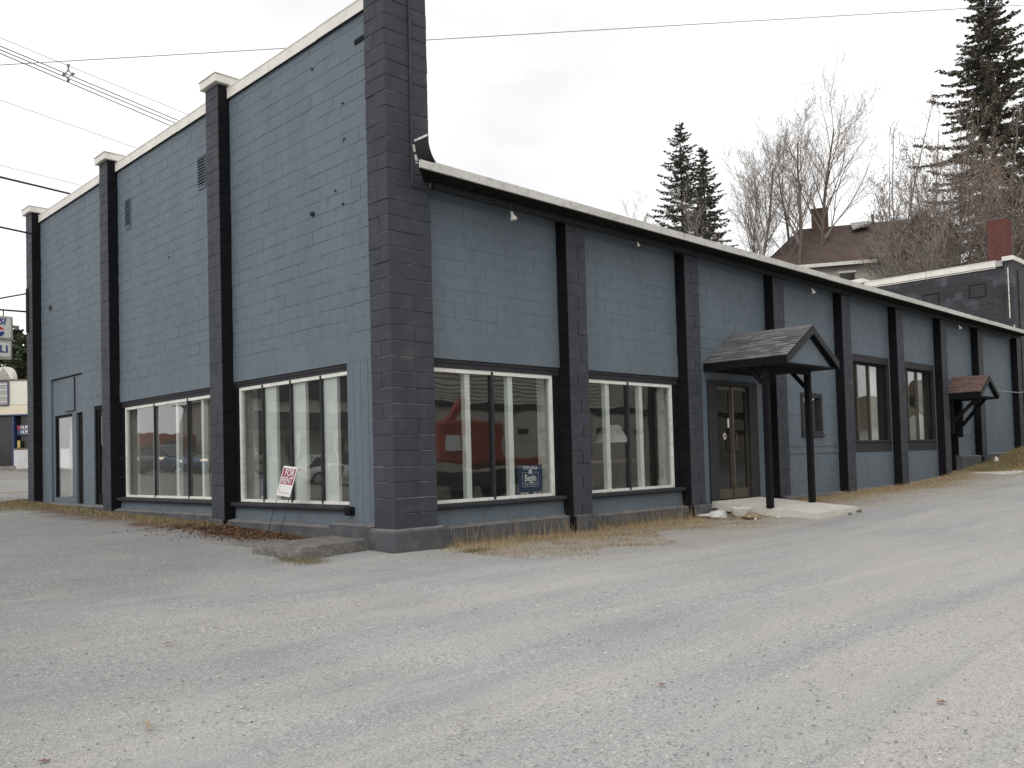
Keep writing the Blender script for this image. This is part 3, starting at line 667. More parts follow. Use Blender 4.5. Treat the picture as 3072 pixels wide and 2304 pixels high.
# ------------------------------------------------------------------ interior of the shop
I = MB(); I.box(.40, 19.6, .40, 14.6, .22, .30); fl = I.build('shop_floor', M['int_floor'], BLD)
I = MB(); I.box(.40, 19.6, 9.0, 9.1, .3, 3.3); I.box(13.2, 13.3, .42, 8.99, .3, 3.3); I.box(8.6, 8.7, 9.11, 14.6, .3, 3.3); I.box(19.6, 19.7, .42, 9, .3, 3.5); I.build('partition', M['int_wall'], BLD)
I = MB(); I.box(.42, 19.6, .42, 14.6, 3.35, 3.45); ce = I.build('shop_ceiling', M['int_ceil'], BLD)
for (x, y) in ((1.9, 3.4), (4.6, 3.4), (7.3, 3.4), (1.9, 6.2), (4.6, 6.2), (7.3, 6.2), (2.2, 7.9), (10.5, 3.5)):
    MB().box(x-.6, x+.6, y-.12, y+.12, 3.27, 3.349).build('light_housing', M['shade'], ce)
    MB().tube([(x-.58, y, 3.24), (x+.58, y, 3.24)], .022, 8).build('light_tube', M['tube'], ce)
for (x, y) in ((3.6, 4.6), (8.0, 4.6)): MB().cbox(x-.1, x+.1, y-.1, y+.1, .3, 3.35, .01).build('column', M['white'], BLD)

# ------------------------------------------------------------------ canopies
M['shingle_a'] = pm('grey_shingle_a', (.165,.16,.165), (.13,.126,.13), 14, .95, .5, 120, c3=(.25,.23,.23), s3=90, f3=.5, spec=.1)
M['shingle_b'] = pm('grey_shingle_b', (.225,.218,.222), (.175,.17,.173), 14, .9, .5, 120, c3=(.25,.23,.23), s3=90, f3=.5)
M['shingle_c'] = pm('grey_shingle_c', (.12,.117,.122), (.095,.092,.097), 14, .9, .5, 120)
M['redshingle_a'] = pm('red_shingle_a', (.165,.105,.092), (.125,.08,.07), 14, .95, .5, 120, c3=(.25,.18,.15), s3=60, f3=.5, spec=.1)
M['redshingle_b'] = pm('red_shingle_b', (.21,.135,.115), (.155,.10,.085), 14, .9, .5, 120)
def canopy(label, x0, x1, yf, yb, ze, zr, over, mats, rows, sw, posts=None, brackets=None, fh=.13):
    xm = (x0+x1)/2; t = thing('entrance_canopy', label, 'canopy', (xm, 0, 0))
    sl = math.hypot(xm-x0, zr-ze); 
    dk = MB()
    for s in (-1, 1):
        ax = np.array([xm-x0, 0, zr-ze]) if s < 0 else np.array([xm-x1, 0, zr-ze]); ax = ax/np.linalg.norm(ax)
        nrm = np.cross(ax, (0, 1, 0)); nrm = nrm if nrm[2] > 0 else -nrm
        o = np.array([x0 if s < 0 else x1, yf, ze])
        dk.prism([(0, 0), (sl, 0), (sl, yb-yf), (0, yb-yf)], o-nrm*.03, ax, (0, 1, 0), nrm, .028)
    roof = dk.build('roof', M['trim'], t, fix=True)
    for s in (-1, 1):
        ax = np.array([xm-x0, 0, zr-ze]) if s < 0 else np.array([xm-x1, 0, zr-ze]); ax = ax/np.linalg.norm(ax)
        nrm = np.cross(ax, (0, 1, 0)); nrm = nrm if nrm[2] > 0 else -nrm
        ex = sl/rows; vis = s < 0
        rest = MB()
        for r in range(rows):
            y = yf-.012 - random.uniform(0, sw*.6)
            while y < yb:
                wv = sw*random.uniform(.75, 1.2); y0 = max(y, yf-.012); y1 = min(y+wv, yb); y += wv
                if y1-y0 < .03: continue
                o = np.array([x0 if s < 0 else x1, y0, ze]) + ax*(r*ex-.012) + nrm*.001
                L = ex+.02; th = .014+random.uniform(0, .006)
                vs = [o, o+(0, y1-y0-.004, 0), o+ax*L+(0, y1-y0-.004, 0), o+ax*L, o+nrm*th, o+(0, y1-y0-.004, 0)+nrm*th, o+ax*L+(0, y1-y0-.004, 0)+nrm*.002, o+ax*L+nrm*.002]
                mb = MB().add(vs, [(0,1,2,3),(7,6,5,4),(0,4,5,1),(1,5,6,2),(2,6,7,3),(3,7,4,0)])
                if vis: mb.build('shingle', random.choice(mats), roof)
                else: rest.add(mb.v, mb.f)
        if rest.v: tag(rest.build('far_slope_shingles', mats[0], roof), kind='stuff')
    rg = MB(); rg.prism([(-.11, -.055), (0, .016), (.11, -.055), (.11, -.045), (0, .03), (-.11, -.045)], (xm, yf-.015, zr), (1,0,0), (0,0,1), (0,1,0), yb-yf+.01); rg.build('ridge_cap', mats[0], roof, fix=True)
    # fascia boards, rakes, gable panel, flat ceiling
    f = MB(); f.box(x0-.005, x0+.03, yf+.0, yb, ze-fh-.02, ze-.026); f.build('fascia', M['black'], t)
    f = MB(); f.box(x1-.03, x1+.005, yf+.0, yb, ze-fh-.02, ze-.026); f.build('fascia', M['black'], t)
    for s in (-1, 1):
        xe = x0 if s < 0 else x1; f = MB()
        f.add([(xe, yf-.03, ze-.02), (xm, yf-.03, zr-.02), (xm, yf-.03, zr-.15), (xe, yf-.03, ze-.15), (xe, yf-.004, ze-.02), (xm, yf-.004, zr-.02), (xm, yf-.004, zr-.15), (xe, yf-.004, ze-.15)],
              [(0,1,2,3),(7,6,5,4),(0,4,5,1),(1,5,6,2),(2,6,7,3),(3,7,4,0)]); f.build('rake_board', M['trim'], t)
    k = .14; g = MB(); g.prism([(x0+.16, ze-.12), (x1-.16, ze-.12), (xm, zr-.19)], (0, yf+over, 0), (1,0,0), (0,0,1), (0,1,0), .02); g.build('gable_panel', M['blue'], t)
    f = MB()
    for s in (-1, 1):
        xe = x0+.13 if s < 0 else x1-.13
        f.bar((xe, yf+over-.015, ze-.13), (xm, yf+over-.015, zr-.185), .02, .035, up=(0, 1, 0))
    f.build('gable_trim', M['black'], t)
    c = MB(); c.box(x0+.031, x1-.031, yf+.02, yb, ze-fh-.02, ze-fh+.005); c.build('canopy_ceiling', M['black'], t)
    if posts:
        for (px, py, zb) in posts:
            p = MB(); p.cbox(px-.055, px+.055, py-.055, py+.055, zb, ze-fh-.02, .008); p.build('post', M['black'], t)
            p = MB(); p.bar((px, py+.06, ze-fh-.33), (px, py+.32, ze-fh-.03), .07, .07, up=(1, 0, 0)); p.build('brace', M['black'], t)
        p = MB(); p.box(posts[0][0]-.05, posts[-1][0]+.05, posts[0][1]-.05, posts[0][1]+.05, ze-fh-.10, ze-fh-.021); p.build('beam', M['black'], t)
    if brackets:
        for (px, zb) in brackets:
            p = MB(); p.bar((px, .0, zb), (px, yf+.16, ze-fh-.03), .085, .09, up=(1, 0, 0)); p.box(px-.045, px+.045, .0, .2, zb-.35, ze-fh-.021); p.build('bracket', M['black'], t)
    return t
canopy('gabled canopy with grey shingles on two posts over the glass entrance doors', 7.53, 9.57, -1.50, .20, 2.83, 3.43, .07, [M['shingle_a'], M['shingle_b'], M['shingle_c'], M['shingle_a']], 11, .26, posts=[(7.68, -1.0, .10), (9.30, -1.0, .12)])
canopy('small red shingled canopy on slanting brackets over the side door', 20.12, 21.70, -.80, .20, 2.68, 3.16, .06, [M['redshingle_a'], M['redshingle_b']], 9, .2, brackets=[(20.28, 1.85), (21.0, 1.75)], fh=.16)

# ------------------------------------------------------------------ slabs
s = MB(); a = [(7.62, .20, .21), (9.45, .20, .21), (9.42, -1.84, .055), (7.66, -1.90, .035)]
s.add(a+[(p[0], p[1], p[2]-.16) for p in a], [(0,1,2,3),(7,6,5,4),(0,4,5,1),(1,5,6,2),(2,6,7,3),(3,7,4,0)])
o = s.build('porch_slab', M['newconcrete']); bm = bmesh.new(); bm.from_mesh(o.data); bmesh.ops.bevel(bm, geom=list(bm.edges), offset=.012, segments=2, affect='EDGES'); bm.to_mesh(o.data); bm.free()
tag(o, 'pale sloping concrete slab in front of the glass entrance doors', 'slab')
def rough_slab(name, top, depth, label, cat, mat, amp=.012, n=14):
    # quad top, subdivided, weathered edges
    P = [np.array(p, float) for p in top]; mb = MB(); r = np.random.default_rng(3)
    def at(u, v): return (P[0]*(1-u)+P[1]*u)*(1-v)+(P[3]*(1-u)+P[2]*u)*v
    vs = []; fs = []
    for j in range(n+1):
        for i in range(n+1):
            u, v = i/n, j/n; p = at(u, v).copy(); ed = min(u, 1-u, v, 1-v)
            p[2] += r.normal(0, amp*.25) - (amp*1.2*r.random() if ed == 0 else 0); vs.append(p)
    for j in range(n):
        for i in range(n): k = j*(n+1)+i; fs.append((k, k+1, k+n+2, k+n+1))
    ring = [i for i in range(n)]+[n+j*(n+1) for j in range(n)]+[n*(n+1)+n-i for i in range(n)]+[(n-j)*(n+1) for j in range(n)]
    cen = sum(P)/4; prev = ring
    for lv in range(1, 5):
        cur = []
        for k in ring:
            p = np.array(vs[k]); q = p-cen; q[2] = 0; q /= np.linalg.norm(q)
            p = p + q*(.012+r.normal(0, amp*.55)); p[2] = vs[k][2]-depth*lv/4; cur.append(len(vs)); vs.append(p)
        m = len(ring)
        for k in range(m): fs.append((prev[k], cur[k], cur[(k+1) % m], prev[(k+1) % m]))
        prev = cur
    return tag(mb.add(vs, fs).build(name, mat, smooth=False, fix=True), label, cat)
rough_slab('concrete_step', [(-1.29, 1.24, .128), (-1.18, .30, .126), (-.05, .48, .13), (-.02, 1.42, .135)], .22, 'weathered old concrete step at the foot of the corner pillar', 'step', M['concrete'])
rough_slab('paving_slab', [(-1.05, 2.2, .055), (-1.0, 1.75, .045), (-.35, 2.0, .075), (-.25, 2.75, .09)], .1, 'low cracked concrete slab beside the weathered step', 'slab', M['concrete'], .008, 8)
rough_slab('door_slab', [(20.3, -1.5, .36), (22.6, -1.9, .47), (22.4, -.9, .47), (20.25, -.1, .36)], .2, 'thin concrete slab before the side door under the red canopy', 'slab', M['newconcrete'], .008, 8)

# ------------------------------------------------------------------ lettering
def text_mb(s, size, o, ax, ay, az, depth=.002, xs=1.0, bold=0.0, shear=0.0, align='CENTER'):
    cu = bpy.data.curves.new('t', 'FONT'); cu.body = s; cu.size = size; cu.align_x = align; cu.align_y = 'CENTER'; cu.extrude = depth/2; cu.offset = bold; cu.shear = shear; cu.resolution_u = 3
    ob = bpy.data.objects.new('t', cu); COL.objects.link(ob); dg = bpy.context.evaluated_depsgraph_get()
    me = bpy.data.meshes.new_from_object(ob.evaluated_get(dg)); o, ax, ay, az = [np.array(q, float) for q in (o, ax, ay, az)]
    mb = MB().add([o+ax*v.co.x*xs+ay*v.co.y+az*v.co.z for v in me.vertices], [tuple(p.vertices) for p in me.polygons])
    bpy.data.objects.remove(ob); bpy.data.meshes.remove(me); bpy.data.curves.remove(cu); return mb
# FOR RENT yard sign leaning on its wire legs
TL, TR, BR_, BLc = [np.array(p) for p in ((-.12, 2.464, 1.11), (-.12, 2.089, 1.081), (-.12, 2.369, .644), (-.12, 2.698, .679))]
sx = (TR-TL); W_ = np.linalg.norm(sx); sx /= W_; sy = (TL-BLc); H_ = np.linalg.norm(sy); sy /= H_; sn = np.array([-1., 0, 0])
def sp(a, b, d=0.0): return BLc+sx*a*W_+sy*b*H_+sn*d
yard = thing('yard_sign', 'tilted FOR RENT sign in maroon and white on wire legs', 'sign', (-.1, 2.8, GZ(-.1, 2.8)))
def qd(a0, a1, b0, b1, d0, d1): 
    vs = [sp(a, b, d) for d in (d0, d1) for a, b in ((a0, b0), (a1, b0), (a1, b1), (a0, b1))]
    return MB().add(vs, [(0,1,2,3),(7,6,5,4),(0,4,5,1),(1,5,6,2),(2,6,7,3),(3,7,4,0)])
pan = qd(0, 1, 0, 1, 0, .006).build('panel', M['signwhite'], yard, fix=True)
qd(.06, .94, .40, .93, .0062, .0072).build('print', M['signred'], pan, fix=True)
qd(.10, .88, .10, .115, .0062, .0072).build('print', M['signred'], pan, fix=True)
qd(.10, .115, .10, .36, .0062, .0072).build('print', M['signred'], pan, fix=True)
text_mb('FOR', .155, sp(.55, .785, .0082), sx, sy, sn, xs=.86, bold=.002).build('lettering', M['signwhite'], pan)
text_mb('RENT', .155, sp(.50, .53, .0082), sx, sy, sn, xs=.76, bold=.002).build('lettering', M['signwhite'], pan)
for a, bt in ((.06, (-.10, 3.05, GZ(-.1, 3.05)-.05)), (.94, (-.10, 2.70, GZ(-.1, 2.70)-.05))):
    MB().tube([bt, sp(a, .02, -.006), sp(a, .95, -.006)], .0045, 6).build('leg', M['steel'], yard)
MB().tube([sp(.06, .97, -.006), sp(.94, .97, -.006)], .0045, 6).build('crossbar', M['signred'], yard)
# blue FOR SALE signs inside the glass
def sale(face, u0, u1, z0, z1, d, flip, label):
    if face == 'R': o = np.array([u0, d, z0]); ax = np.array([1., 0, 0]); nn = np.array([0, -1., 0])
    else: o = np.array([d, u1, z0]); ax = np.array([0, -1., 0]); nn = np.array([-1., 0, 0])
    az = np.array([0, 0, 1.]); W, H = u1-u0, z1-z0
    t = thing('for_sale_sign', label, 'sign', tuple(o), 'blue for sale signs')
    def bx(a0, a1, b0, b1, n0, n1, m, nm):
        vs = [o+ax*a*W+az*b*H+nn*k for k in (n0, n1) for a, b in ((a0, b0), (a1, b0), (a1, b1), (a0, b1))]
        return MB().add(vs, [(0,1,2,3),(7,6,5,4),(0,4,5,1),(1,5,6,2),(2,6,7,3),(3,7,4,0)]).build(nm, m, t, fix=True)
    bx(0, 1, 0, 1, 0, .004, M['signblue'], 'panel')
    def tx(s, size, a, b, **k): text_mb(s, size, o+ax*a*W+az*b*H+nn*.0055, ax, az, nn, depth=.0015, **k).build('lettering', M['signwhite'], t)
    tx('FOR SALE', .066, .50, .90, xs=1.1, bold=.0015); tx('Begin', .150, .50, .57, xs=.80, bold=.004)
    tx('REALTY ASSOCIATES', .030, .50, .36, xs=.95); tx('748-2045', .066, .24, .065, xs=.74, bold=.001); tx('684-1127', .066, .76, .065, xs=.74, bold=.001)
    
    for (a0, a1, b0, b1) in ((.17, .83, .41, .42), (.17, .83, .29, .30), (.17, .18, .30, .76), (.82, .83, .30, .76), (.17, .43, .75, .76), (.57, .83, .75, .76)): bx(a0, a1, b0, b1, .0042, .0055, M['signwhite'], 'border')
    hz = MB(); hz.prism([(-.035, 0), (.035, 0), (.035, .05), (0, .085), (-.035, .05)], o+ax*.5*W+az*.70*H+nn*.0042, ax, az, nn, .0013); hz.build('house_emblem', M['signwhite'], t, fix=True)
    return t
sale('R', 2.61, 3.15, .55, 1.02, .37, False, 'blue Begin for sale sign in the shop window right of the corner')
sale('L', 3.78, 4.32, .56, 1.03, .50, False, 'half hidden blue Begin for sale sign in the four light street window')

# hanging soft drink sign over the street
hs_ = thing('hanging_sign', 'white soft drink and deli lightbox hanging from a street arm', 'sign', (-.62, 14.9, 3.88))
xa, xb = -1.35, -.335
MB().cbox(xa, xb, 14.80, 14.98, 4.37, 4.945, .015).build('upper_box', M['signframe'], hs_)
MB().cbox(xa+.005, xb-.02, 14.81, 14.97, 3.885, 4.35, .015).build('lower_box', M['signframe'], hs_)
MB().box(xa+.05, xb-.05, 14.790, 14.799, 4.42, 4.90).build('upper_face', M['signface'], hs_)
MB().box(xa+.045, xb-.06, 14.80, 14.809, 3.95, 4.29).build('lower_face', M['signface'], hs_)
ax_, az_, an_ = (1, 0, 0), (0, 0, 1), (0, -1, 0)
text_mb('PEPSI', .215, (-.50, 14.786, 4.80), ax_, az_, an_, xs=1.02, bold=.006, shear=.15, align='RIGHT').build('lettering', M['logoblue'], hs_)
text_mb('DELI', .25, (-.445, 14.796, 4.125), ax_, az_, an_, xs=1.05, bold=.006, align='RIGHT').build('lettering', M['logoblue'], hs_)
def disc(r0, zlo, zhi, wave):
    P_ = []; n = 24
    for k in range(n+1):
        x = -r0+2*r0*k/n; c_ = math.sqrt(max(r0*r0-x*x, 0)); P_.append((x, c_, .0+.028*math.sin(x/r0*2.6)))
    return P_
R_ = .125; cx_, cz_ = -.65, 4.555; P_ = disc(R_, 0, 0, 0)
for sgn, mt in ((1, M['logored']), (-1, M['logoblue'])):
    mb = MB()
    for (x0, c0, w0), (x1, c1, w1_) in zip(P_[:-1], P_[1:]):
        if sgn > 0: a0, a1, b0, b1 = max(w0+.022, -c0), max(w1_+.022, -c1), c0, c1
        else: a0, a1, b0, b1 = -c0, -c1, min(w0-.022, c0), min(w1_-.022, c1)
        b0 = max(b0, a0); b1 = max(b1, a1)
        mb.add([(cx_+x0, 14.786, cz_+a0), (cx_+x1, 14.786, cz_+a1), (cx_+x1, 14.786, cz_+b1), (cx_+x0, 14.786, cz_+b0)], [(0,1,2,3)])
    mb.build('roundel', mt, hs_)
arm = MB(); arm.tube([(.0, 14.9, 5.115), (-1.6, 14.9, 5.09)], .022, 8); arm.tube([(.0, 14.9, 5.57), (-1.5, 14.9, 5.10)], .018, 8); arm.build('arm', M['steel'], hs_)
MB().box(-.02, -.004, 14.72, 14.90, 4.59, 5.68).build('mount_plate', M['black'], hs_)
for x in (-.52, -1.0): MB().bar((x, 14.9, 5.10), (x, 14.9, 4.94), .03, .02, up=(1, 0, 0)).build('hanger', M['steel'], hs_)
MB().tube([(-.33, 14.88, 4.62), (-.25, 14.88, 4.5), (-.12, 14.88, 4.40), (.02, 14.88, 4.37)], .009, 6).build('cable', M['wireblack'], hs_)
lm = thing('flood_lamp', 'small grey flood lamp fixed to the hanging lightbox', 'lamp', (-.33, 14.9, 4.70))
def tilt_lathe(prof, c, axis, n=14):
    mb = MB(); mb.lathe(prof, (0, 0, 0), n); q = Vector((0, 0, 1)).rotation_difference(Vector(axis)); return [Vector(c)+q @ Vector(v) for v in mb.v], mb.f
v_, f_ = tilt_lathe([(0, -.07), (.035, -.07), (.04, 0), (.055, .07), (.05, .075), (0, .06)], (-.26, 14.9, 4.71), (1, 0, -.15)); MB().add(v_, f_).build('housing', M['galv'], lm, smooth=True)
# flood lamps below the eave
for k, (x, z, L_) in enumerate(((2.08, 4.63, 'flood lamp under the eave above the first shop window'), (5.06, 4.68, 'flood lamp under the eave above the white lamp shade'), (11.35, 4.62, 'flood lamp under the eave above the small square window'), (20.55, 4.63, 'flood lamp under the eave above the small red canopy'))):
    sk = (1, .55, .85, 1)[k]
    t = thing('flood_lamp', L_, 'lamp', (x, -.25, z+.2), 'flood lamps under the eave')
    MB().tube([(x, -.15, 4.814), (x, -.15, z+.12), (x+.015, -.16, z+.06)], .013, 8).build('stem', M['trim'], t)
    v_, f_ = tilt_lathe([(0, .07*sk), (.02*sk, .065*sk), (.024*sk, .015*sk), (.054*sk, -.045*sk), (.056*sk, -.062*sk), (.0, -.07*sk)], (x+.02, -.175, z-.01), (-.15, .25, 1)); MB().add(v_, f_).build('bulb', M['lampglass'], t, smooth=True)

# ------------------------------------------------------------------ things inside the shop windows
tl = thing('table_lamp', 'table lamp with white cone shade behind the second shop window', 'lamp', (5.93, 1.2, 1.06))
sh = MB().lathe([(.155, .63), (.33, .31)], (5.93, 1.2, 1.06), 28); sh.build('shade', M['shade'], tl, smooth=True)
MB().lathe([(0, 0), (.09, 0), (.09, .02), (.03, .04), (.05, .12), (.06, .18), (.03, .26), (.015, .34), (.015, .5), (0, .5)], (5.93, 1.2, 1.062), 16).build('base', M['steel'], tl, smooth=True)
dk = thing('desk', 'wooden desk carrying the table lamp behind the second shop window', 'desk', (5.9, 1.3, .3))
MB().cbox(5.0, 6.8, .95, 1.75, 1.0, 1.055, .006).build('desk_top', M['wood'], dk)
for (x, y) in ((5.05, 1.0), (6.7, 1.0), (5.05, 1.65), (6.7, 1.65)): MB().box(x, x+.06, y, y+.06, .3, 1.0).build('leg', M['wood'], dk)
MB().box(5.3, 6.3, 1.68, 1.7, .6, 1.0).build('modesty_panel', M['wood'], dk)
for k, (x, y, c_) in enumerate(((15.0, 1.0, 'bagtan'), (14.5, .9, 'bagtan'))):
    t = MB().cbox(x-.2, x+.3, y-.2, y+.2, 1.0, 1.55+.1*k, .01).build('cardboard_box', M[c_]); tag(t, ['taller cardboard box in the tall window next to the porch', 'lower cardboard box in the tall window next to the porch'][1-k], 'box')
tb = thing('work_table', 'table holding boxes behind the tall window next to the porch', 'table', (14.8, 1, .3)); MB().box(13.9, 16, .7, 1.5, .95, .999).build('table_top', M['wood'], tb)
for (x, y) in ((14, .75), (15.9, .75), (14, 1.4), (15.9, 1.4)): MB().box(x-.04, x+.04, y-.04, y+.04, .3, .95).build('leg', M['wood'], tb)

# ------------------------------------------------------------------ rear block of the building
rb = thing('rear_building', 'tall black painted block building rising behind the long wing', 'building', (27, 0, 1))
M['darkwall'] = pm('smoky_black_wall', (.040,.040,.047), (.026,.026,.031), .7, .7, .4, 40, c3=(.10,.10,.12), s3=1.8, f3=.75, stretch=(1, 1, 3.5))
MB().box(27.15, 45, .365, 13, 0, 7.45).build('wall', M['darkwall'], rb)
k_ = 0
for k in range(0, 13):
    for i in range(0, 15):
        z = 4.95+k*.2032; y = .6+i*.4064+(k % 2)*.2
        if z+.2 > 7.45: continue
        mb = MB(); mb.cbox(27.142+random.uniform(-.002, .002), 27.16, y+.003, y+.403, z+.003, z+.2, .004); mb.build('block', M['darkwall'], rb)
pc = MB(); pc.cbox(27.0, 28.35, .10, .36, 0, 7.56, .01); pcb = pc.build('pillar', M['darkwall'], rb)
c = MB(); c.cbox(26.92, 28.42, .03, .40, 7.565, 7.72, .01); c.build('pillar_cap', M['cap'], pcb)
c = MB(); c.cbox(27.05, 27.5, .41, .62, 7.42, 7.62, .01); c.build('coping_end', M['galv'], rb)
for (a, b) in ((.64, 3.0), (3.01, 5.36)):
    c = MB(); c.box(27.07, 27.13, a, b-.01, 7.44, 7.64); c.box(27.05, 27.6, a, b-.01, 7.641, 7.66); c.box(27.1, 27.128, a, b-.01, 7.39, 7.42); c.build('coping', M['cap'], rb)
c = MB(); c.cbox(27.0, 27.75, 5.37, 6.0, 5.0, 7.62, .01); pl = c.build('pillar', M['galv'], rb); c = MB(); c.cbox(26.92, 27.82, 5.30, 6.07, 7.621, 7.78, .01); c.build('pillar_cap', M['cap'], pl)
c = MB()
for k in range(6): c.box(26.985, 26.998, .22, .25, 5.55+k*.30, 5.83+k*.30)
c.box(26.985, 26.998, .1, .13, 4.9, 5.3); c.build('white_strip', M['cap'], rb)
MB().tube([(27.55, .08, 7.3), (27.55, .078, 7.2), (27.56, .078, 5.0), (27.56, .078, 1.5)], .018, 6).build('conduit', M['wireblack'], rb)
for (y, z) in ((2.6, 6.35), (1.0, 6.45)):
    c = MB(); s_ = .28
    for (a, b, e_, f) in ((y, y+s_*2, z, z+.02), (y, y+s_*2, z+.45, z+.47), (y, y+.02, z+.02, z+.45), (y+s_*2-.02, y+s_*2, z+.02, z+.45)): c.box(27.12, 27.135, a, b, e_, f)
    c.build('blocked_window_frame', M['black'], rb)
# brick chimney
M['brick'] = pm('red_brick', (.165,.052,.042), (.105,.036,.032), 9, .85, .4, 60, c3=(.23,.09,.07), s3=14, f3=.5)
M['mortar'] = pm('mortar', (.25,.20,.17), (.2,.16,.14), 8, .95)
chm = thing('brick_chimney', 'square red brick chimney standing behind the black rear building', 'chimney', (30.6, 1.45, 7))
cxm, cym, cw = 30.6, 1.45, .66
cmo = MB().box(cxm-cw/2+.012, cxm+cw/2-.012, cym-cw/2+.012, cym+cw/2-.012, 6.9, 9.86).build('mortar_core', M['mortar'], chm)
bmesh_b = {}
for k in range(38):
    z = 7.0+k*.075
    for fc in range(2):
        n = 4; w_ = cw/n
        offs = (w_/2 if (k+fc) % 2 else 0)
        u = -offs
        while u < cw-.01:
            a, b = max(u, 0)+.005, min(u+w_, cw)-.005; u += w_
            if b-a < .03: continue
            L = round(b-a, 3)
            if (fc, L) not in bmesh_b:
                bmesh_b[(fc, L)] = (MB().cbox(0, L, 0, .04, 0, .064, .004) if fc == 0 else MB().cbox(0, .04, 0, L, 0, .064, .004)).mesh('brick', M['brick'])
            loc = (cxm-cw/2+a, cym-cw/2-random.uniform(0, .004), z) if fc == 0 else (cxm-cw/2-random.uniform(0, .004), cym-cw/2+a, z)
            register(bpy.data.objects.new('brick', bmesh_b[(fc, L)]), cmo, Matrix.Translation(loc))
MB().cbox(cxm-cw/2-.02, cxm+cw/2+.02, cym-cw/2-.02, cym+cw/2+.02, 9.86, 9.90, .012).build('chimney_crown', M['concrete'], chm)

# ------------------------------------------------------------------ pixel rays for far things
def at(u, v, Dp):
    d = FW+RT*(u-1536)/2624.67-UP*(v-1288.88)/2624.67; return CAM+d*Dp
# ------------------------------------------------------------------ overhead lines
def wire(u0, v0, D0, u1, v1, D1, r, mat, label, ext0=.6, ext1=2.0, sag=.0, group='overhead lines'):
    a = at(u0, v0, D0); b = at(u1, v1, D1); d = b-a; p0 = a-d*ext0; p1 = b+d*ext1; pts = []
    for t in np.linspace(0, 1, 25):
        p = p0*(1-t)+p1*t; p[2] -= sag*4*t*(1-t)-sag; pts.append(p)
    tag(MB().tube(pts, r, 6).build('power_line', mat), label, 'power line', group)
wire(0, 116, 22, 563, 343, 28, .008, M['wire'], 'thin topmost line of the overhead bundle above the left parapet', sag=.05)
wire(0, 138, 22, 541, 364, 28, .014, M['wire'], 'upper line of the three strand overhead bundle')
wire(0, 149, 22, 530, 371, 28, .014, M['wire'], 'middle line of the three strand overhead bundle')
wire(0, 160, 22, 516, 379, 28, .014, M['wire'], 'lowest line of the three strand overhead bundle')
wire(0, 195, 26, 3072, 15, 34, .012, M['wire'], 'long single line crossing the whole sky from left to right', .15, .2)
wire(0, 300, 24, 415, 446, 29, .008, M['wire'], 'thin line falling to the gap between the two left pillars')
wire(0, 496, 24, 250, 558, 28, .007, M['wire'], 'thin line just above the thick black cable')
wire(0, 531, 20, 213, 582, 23, .026, M['wireblack'], 'thick black cable meeting the parapet beside the second pillar', 4, 1)
wire(0, 681, 20, 75, 697, 21, .022, M['wireblack'], 'short thick black cable ending at the leftmost pillar', 10, .3)
t = thing('cable_spacer', 'small star shaped spacer clamping the overhead line bundle', 'spacer', tuple(at(205, 220, 24.2)))
c0 = at(205, 222, 24.2); rx = RT; uz = UP
MB().tube([c0+uz*.26+rx*.0, c0+uz*.1], .025, 6).build('upper_arm', M['wire'], t)
MB().tube([c0+uz*.1, c0+rx*.1, c0-uz*.1, c0-rx*.1, c0+uz*.1], .022, 6).build('ring', M['wire'], t)
for q in ((.0, .24), (.13, .0), (-.13, -.02), (.0, -.17)): MB().cbox(*[k for a in range(3) for k in ((c0+rx*q[0]+uz*q[1])[a]-.035, (c0+rx*q[0]+uz*q[1])[a]+.035)], .01).build('clamp', M['wire'], t)

# ------------------------------------------------------------------ street and deli
M['asphalt'] = pm('street_asphalt', (.27,.262,.25), (.215,.21,.205), .6, .85, .3, 90, c3=(.36,.35,.33), s3=60, f3=.35)
M['yellow'] = pm('yellow_line', (.55,.42,.14), (.46,.36,.14), 6, .8)
M['kerb'] = pm('kerb_concrete', (.27,.26,.24), (.19,.18,.165), 3, .9, .4, 40)
def sheet(name, P0, dirv, s0, s1, t0, t1, lift, mat, ns=60, ntt=16):
    d = np.array(dirv, float); d /= np.linalg.norm(d); nrm = np.array([-d[1], d[0]])
    S, T = np.meshgrid(np.linspace(s0, s1, ns), np.linspace(t0, t1, ntt)); Xs = P0[0]+d[0]*S+nrm[0]*T; Ys = P0[1]+d[1]*S+nrm[1]*T
    return tag(gridmesh(name, Xs, Ys, gz(Xs, Ys)+lift, mat), kind='structure')
SD_ = (1, .42); YP = (.6, 18.6)
sheet('road', YP, SD_, -70, 60, -2.6, 6.2, .03, M['asphalt'], 140, 24)
sheet('road_marking', YP, SD_, -70, 60, -.06, .06, .045, M['yellow'], 140, 2)
sheet('sidewalk', YP, SD_, -70, 60, 6.22, 14.0, .032, M['kerb'], 140, 8)
# deli across the street: facade parallel to the picture plane
DD = 41.0
dz0 = at(40, 1407, DD)[2]
dori = at(82, 1407, DD); dl = -np.array([RT[0], RT[1], 0]); dl /= np.linalg.norm(dl)
def dp(a, h, d=0.0):     # a metres to the left of the pillar edge (along the facade), h above base, d towards viewer
    fwn = np.array([FW[0], FW[1], 0]); fwn /= np.linalg.norm(fwn)
    return np.array([dori[0], dori[1], dz0])+dl*a+np.array([0, 0, h])-fwn*d
sc_ = DD/2624.67
M['cream'] = pm('cream_wall', (.74,.72,.64), (.70,.68,.61), 1.2, .7); M['creamlow'] = pm('pale_yellow_band', (.72,.66,.50), (.67,.61,.47), 2, .7)
M['bluetrim'] = pm('blue_trim', (.05,.06,.14), (.04,.06,.17), 4, .5); M['whitebrick'] = pm('white_brick', (.66,.65,.66), (.58,.57,.58), 3, .8)
M['darkglass'] = pm('dark_shop_glass', (.02,.019,.017), (.035,.032,.03), 1.5, .12, spec=.5)
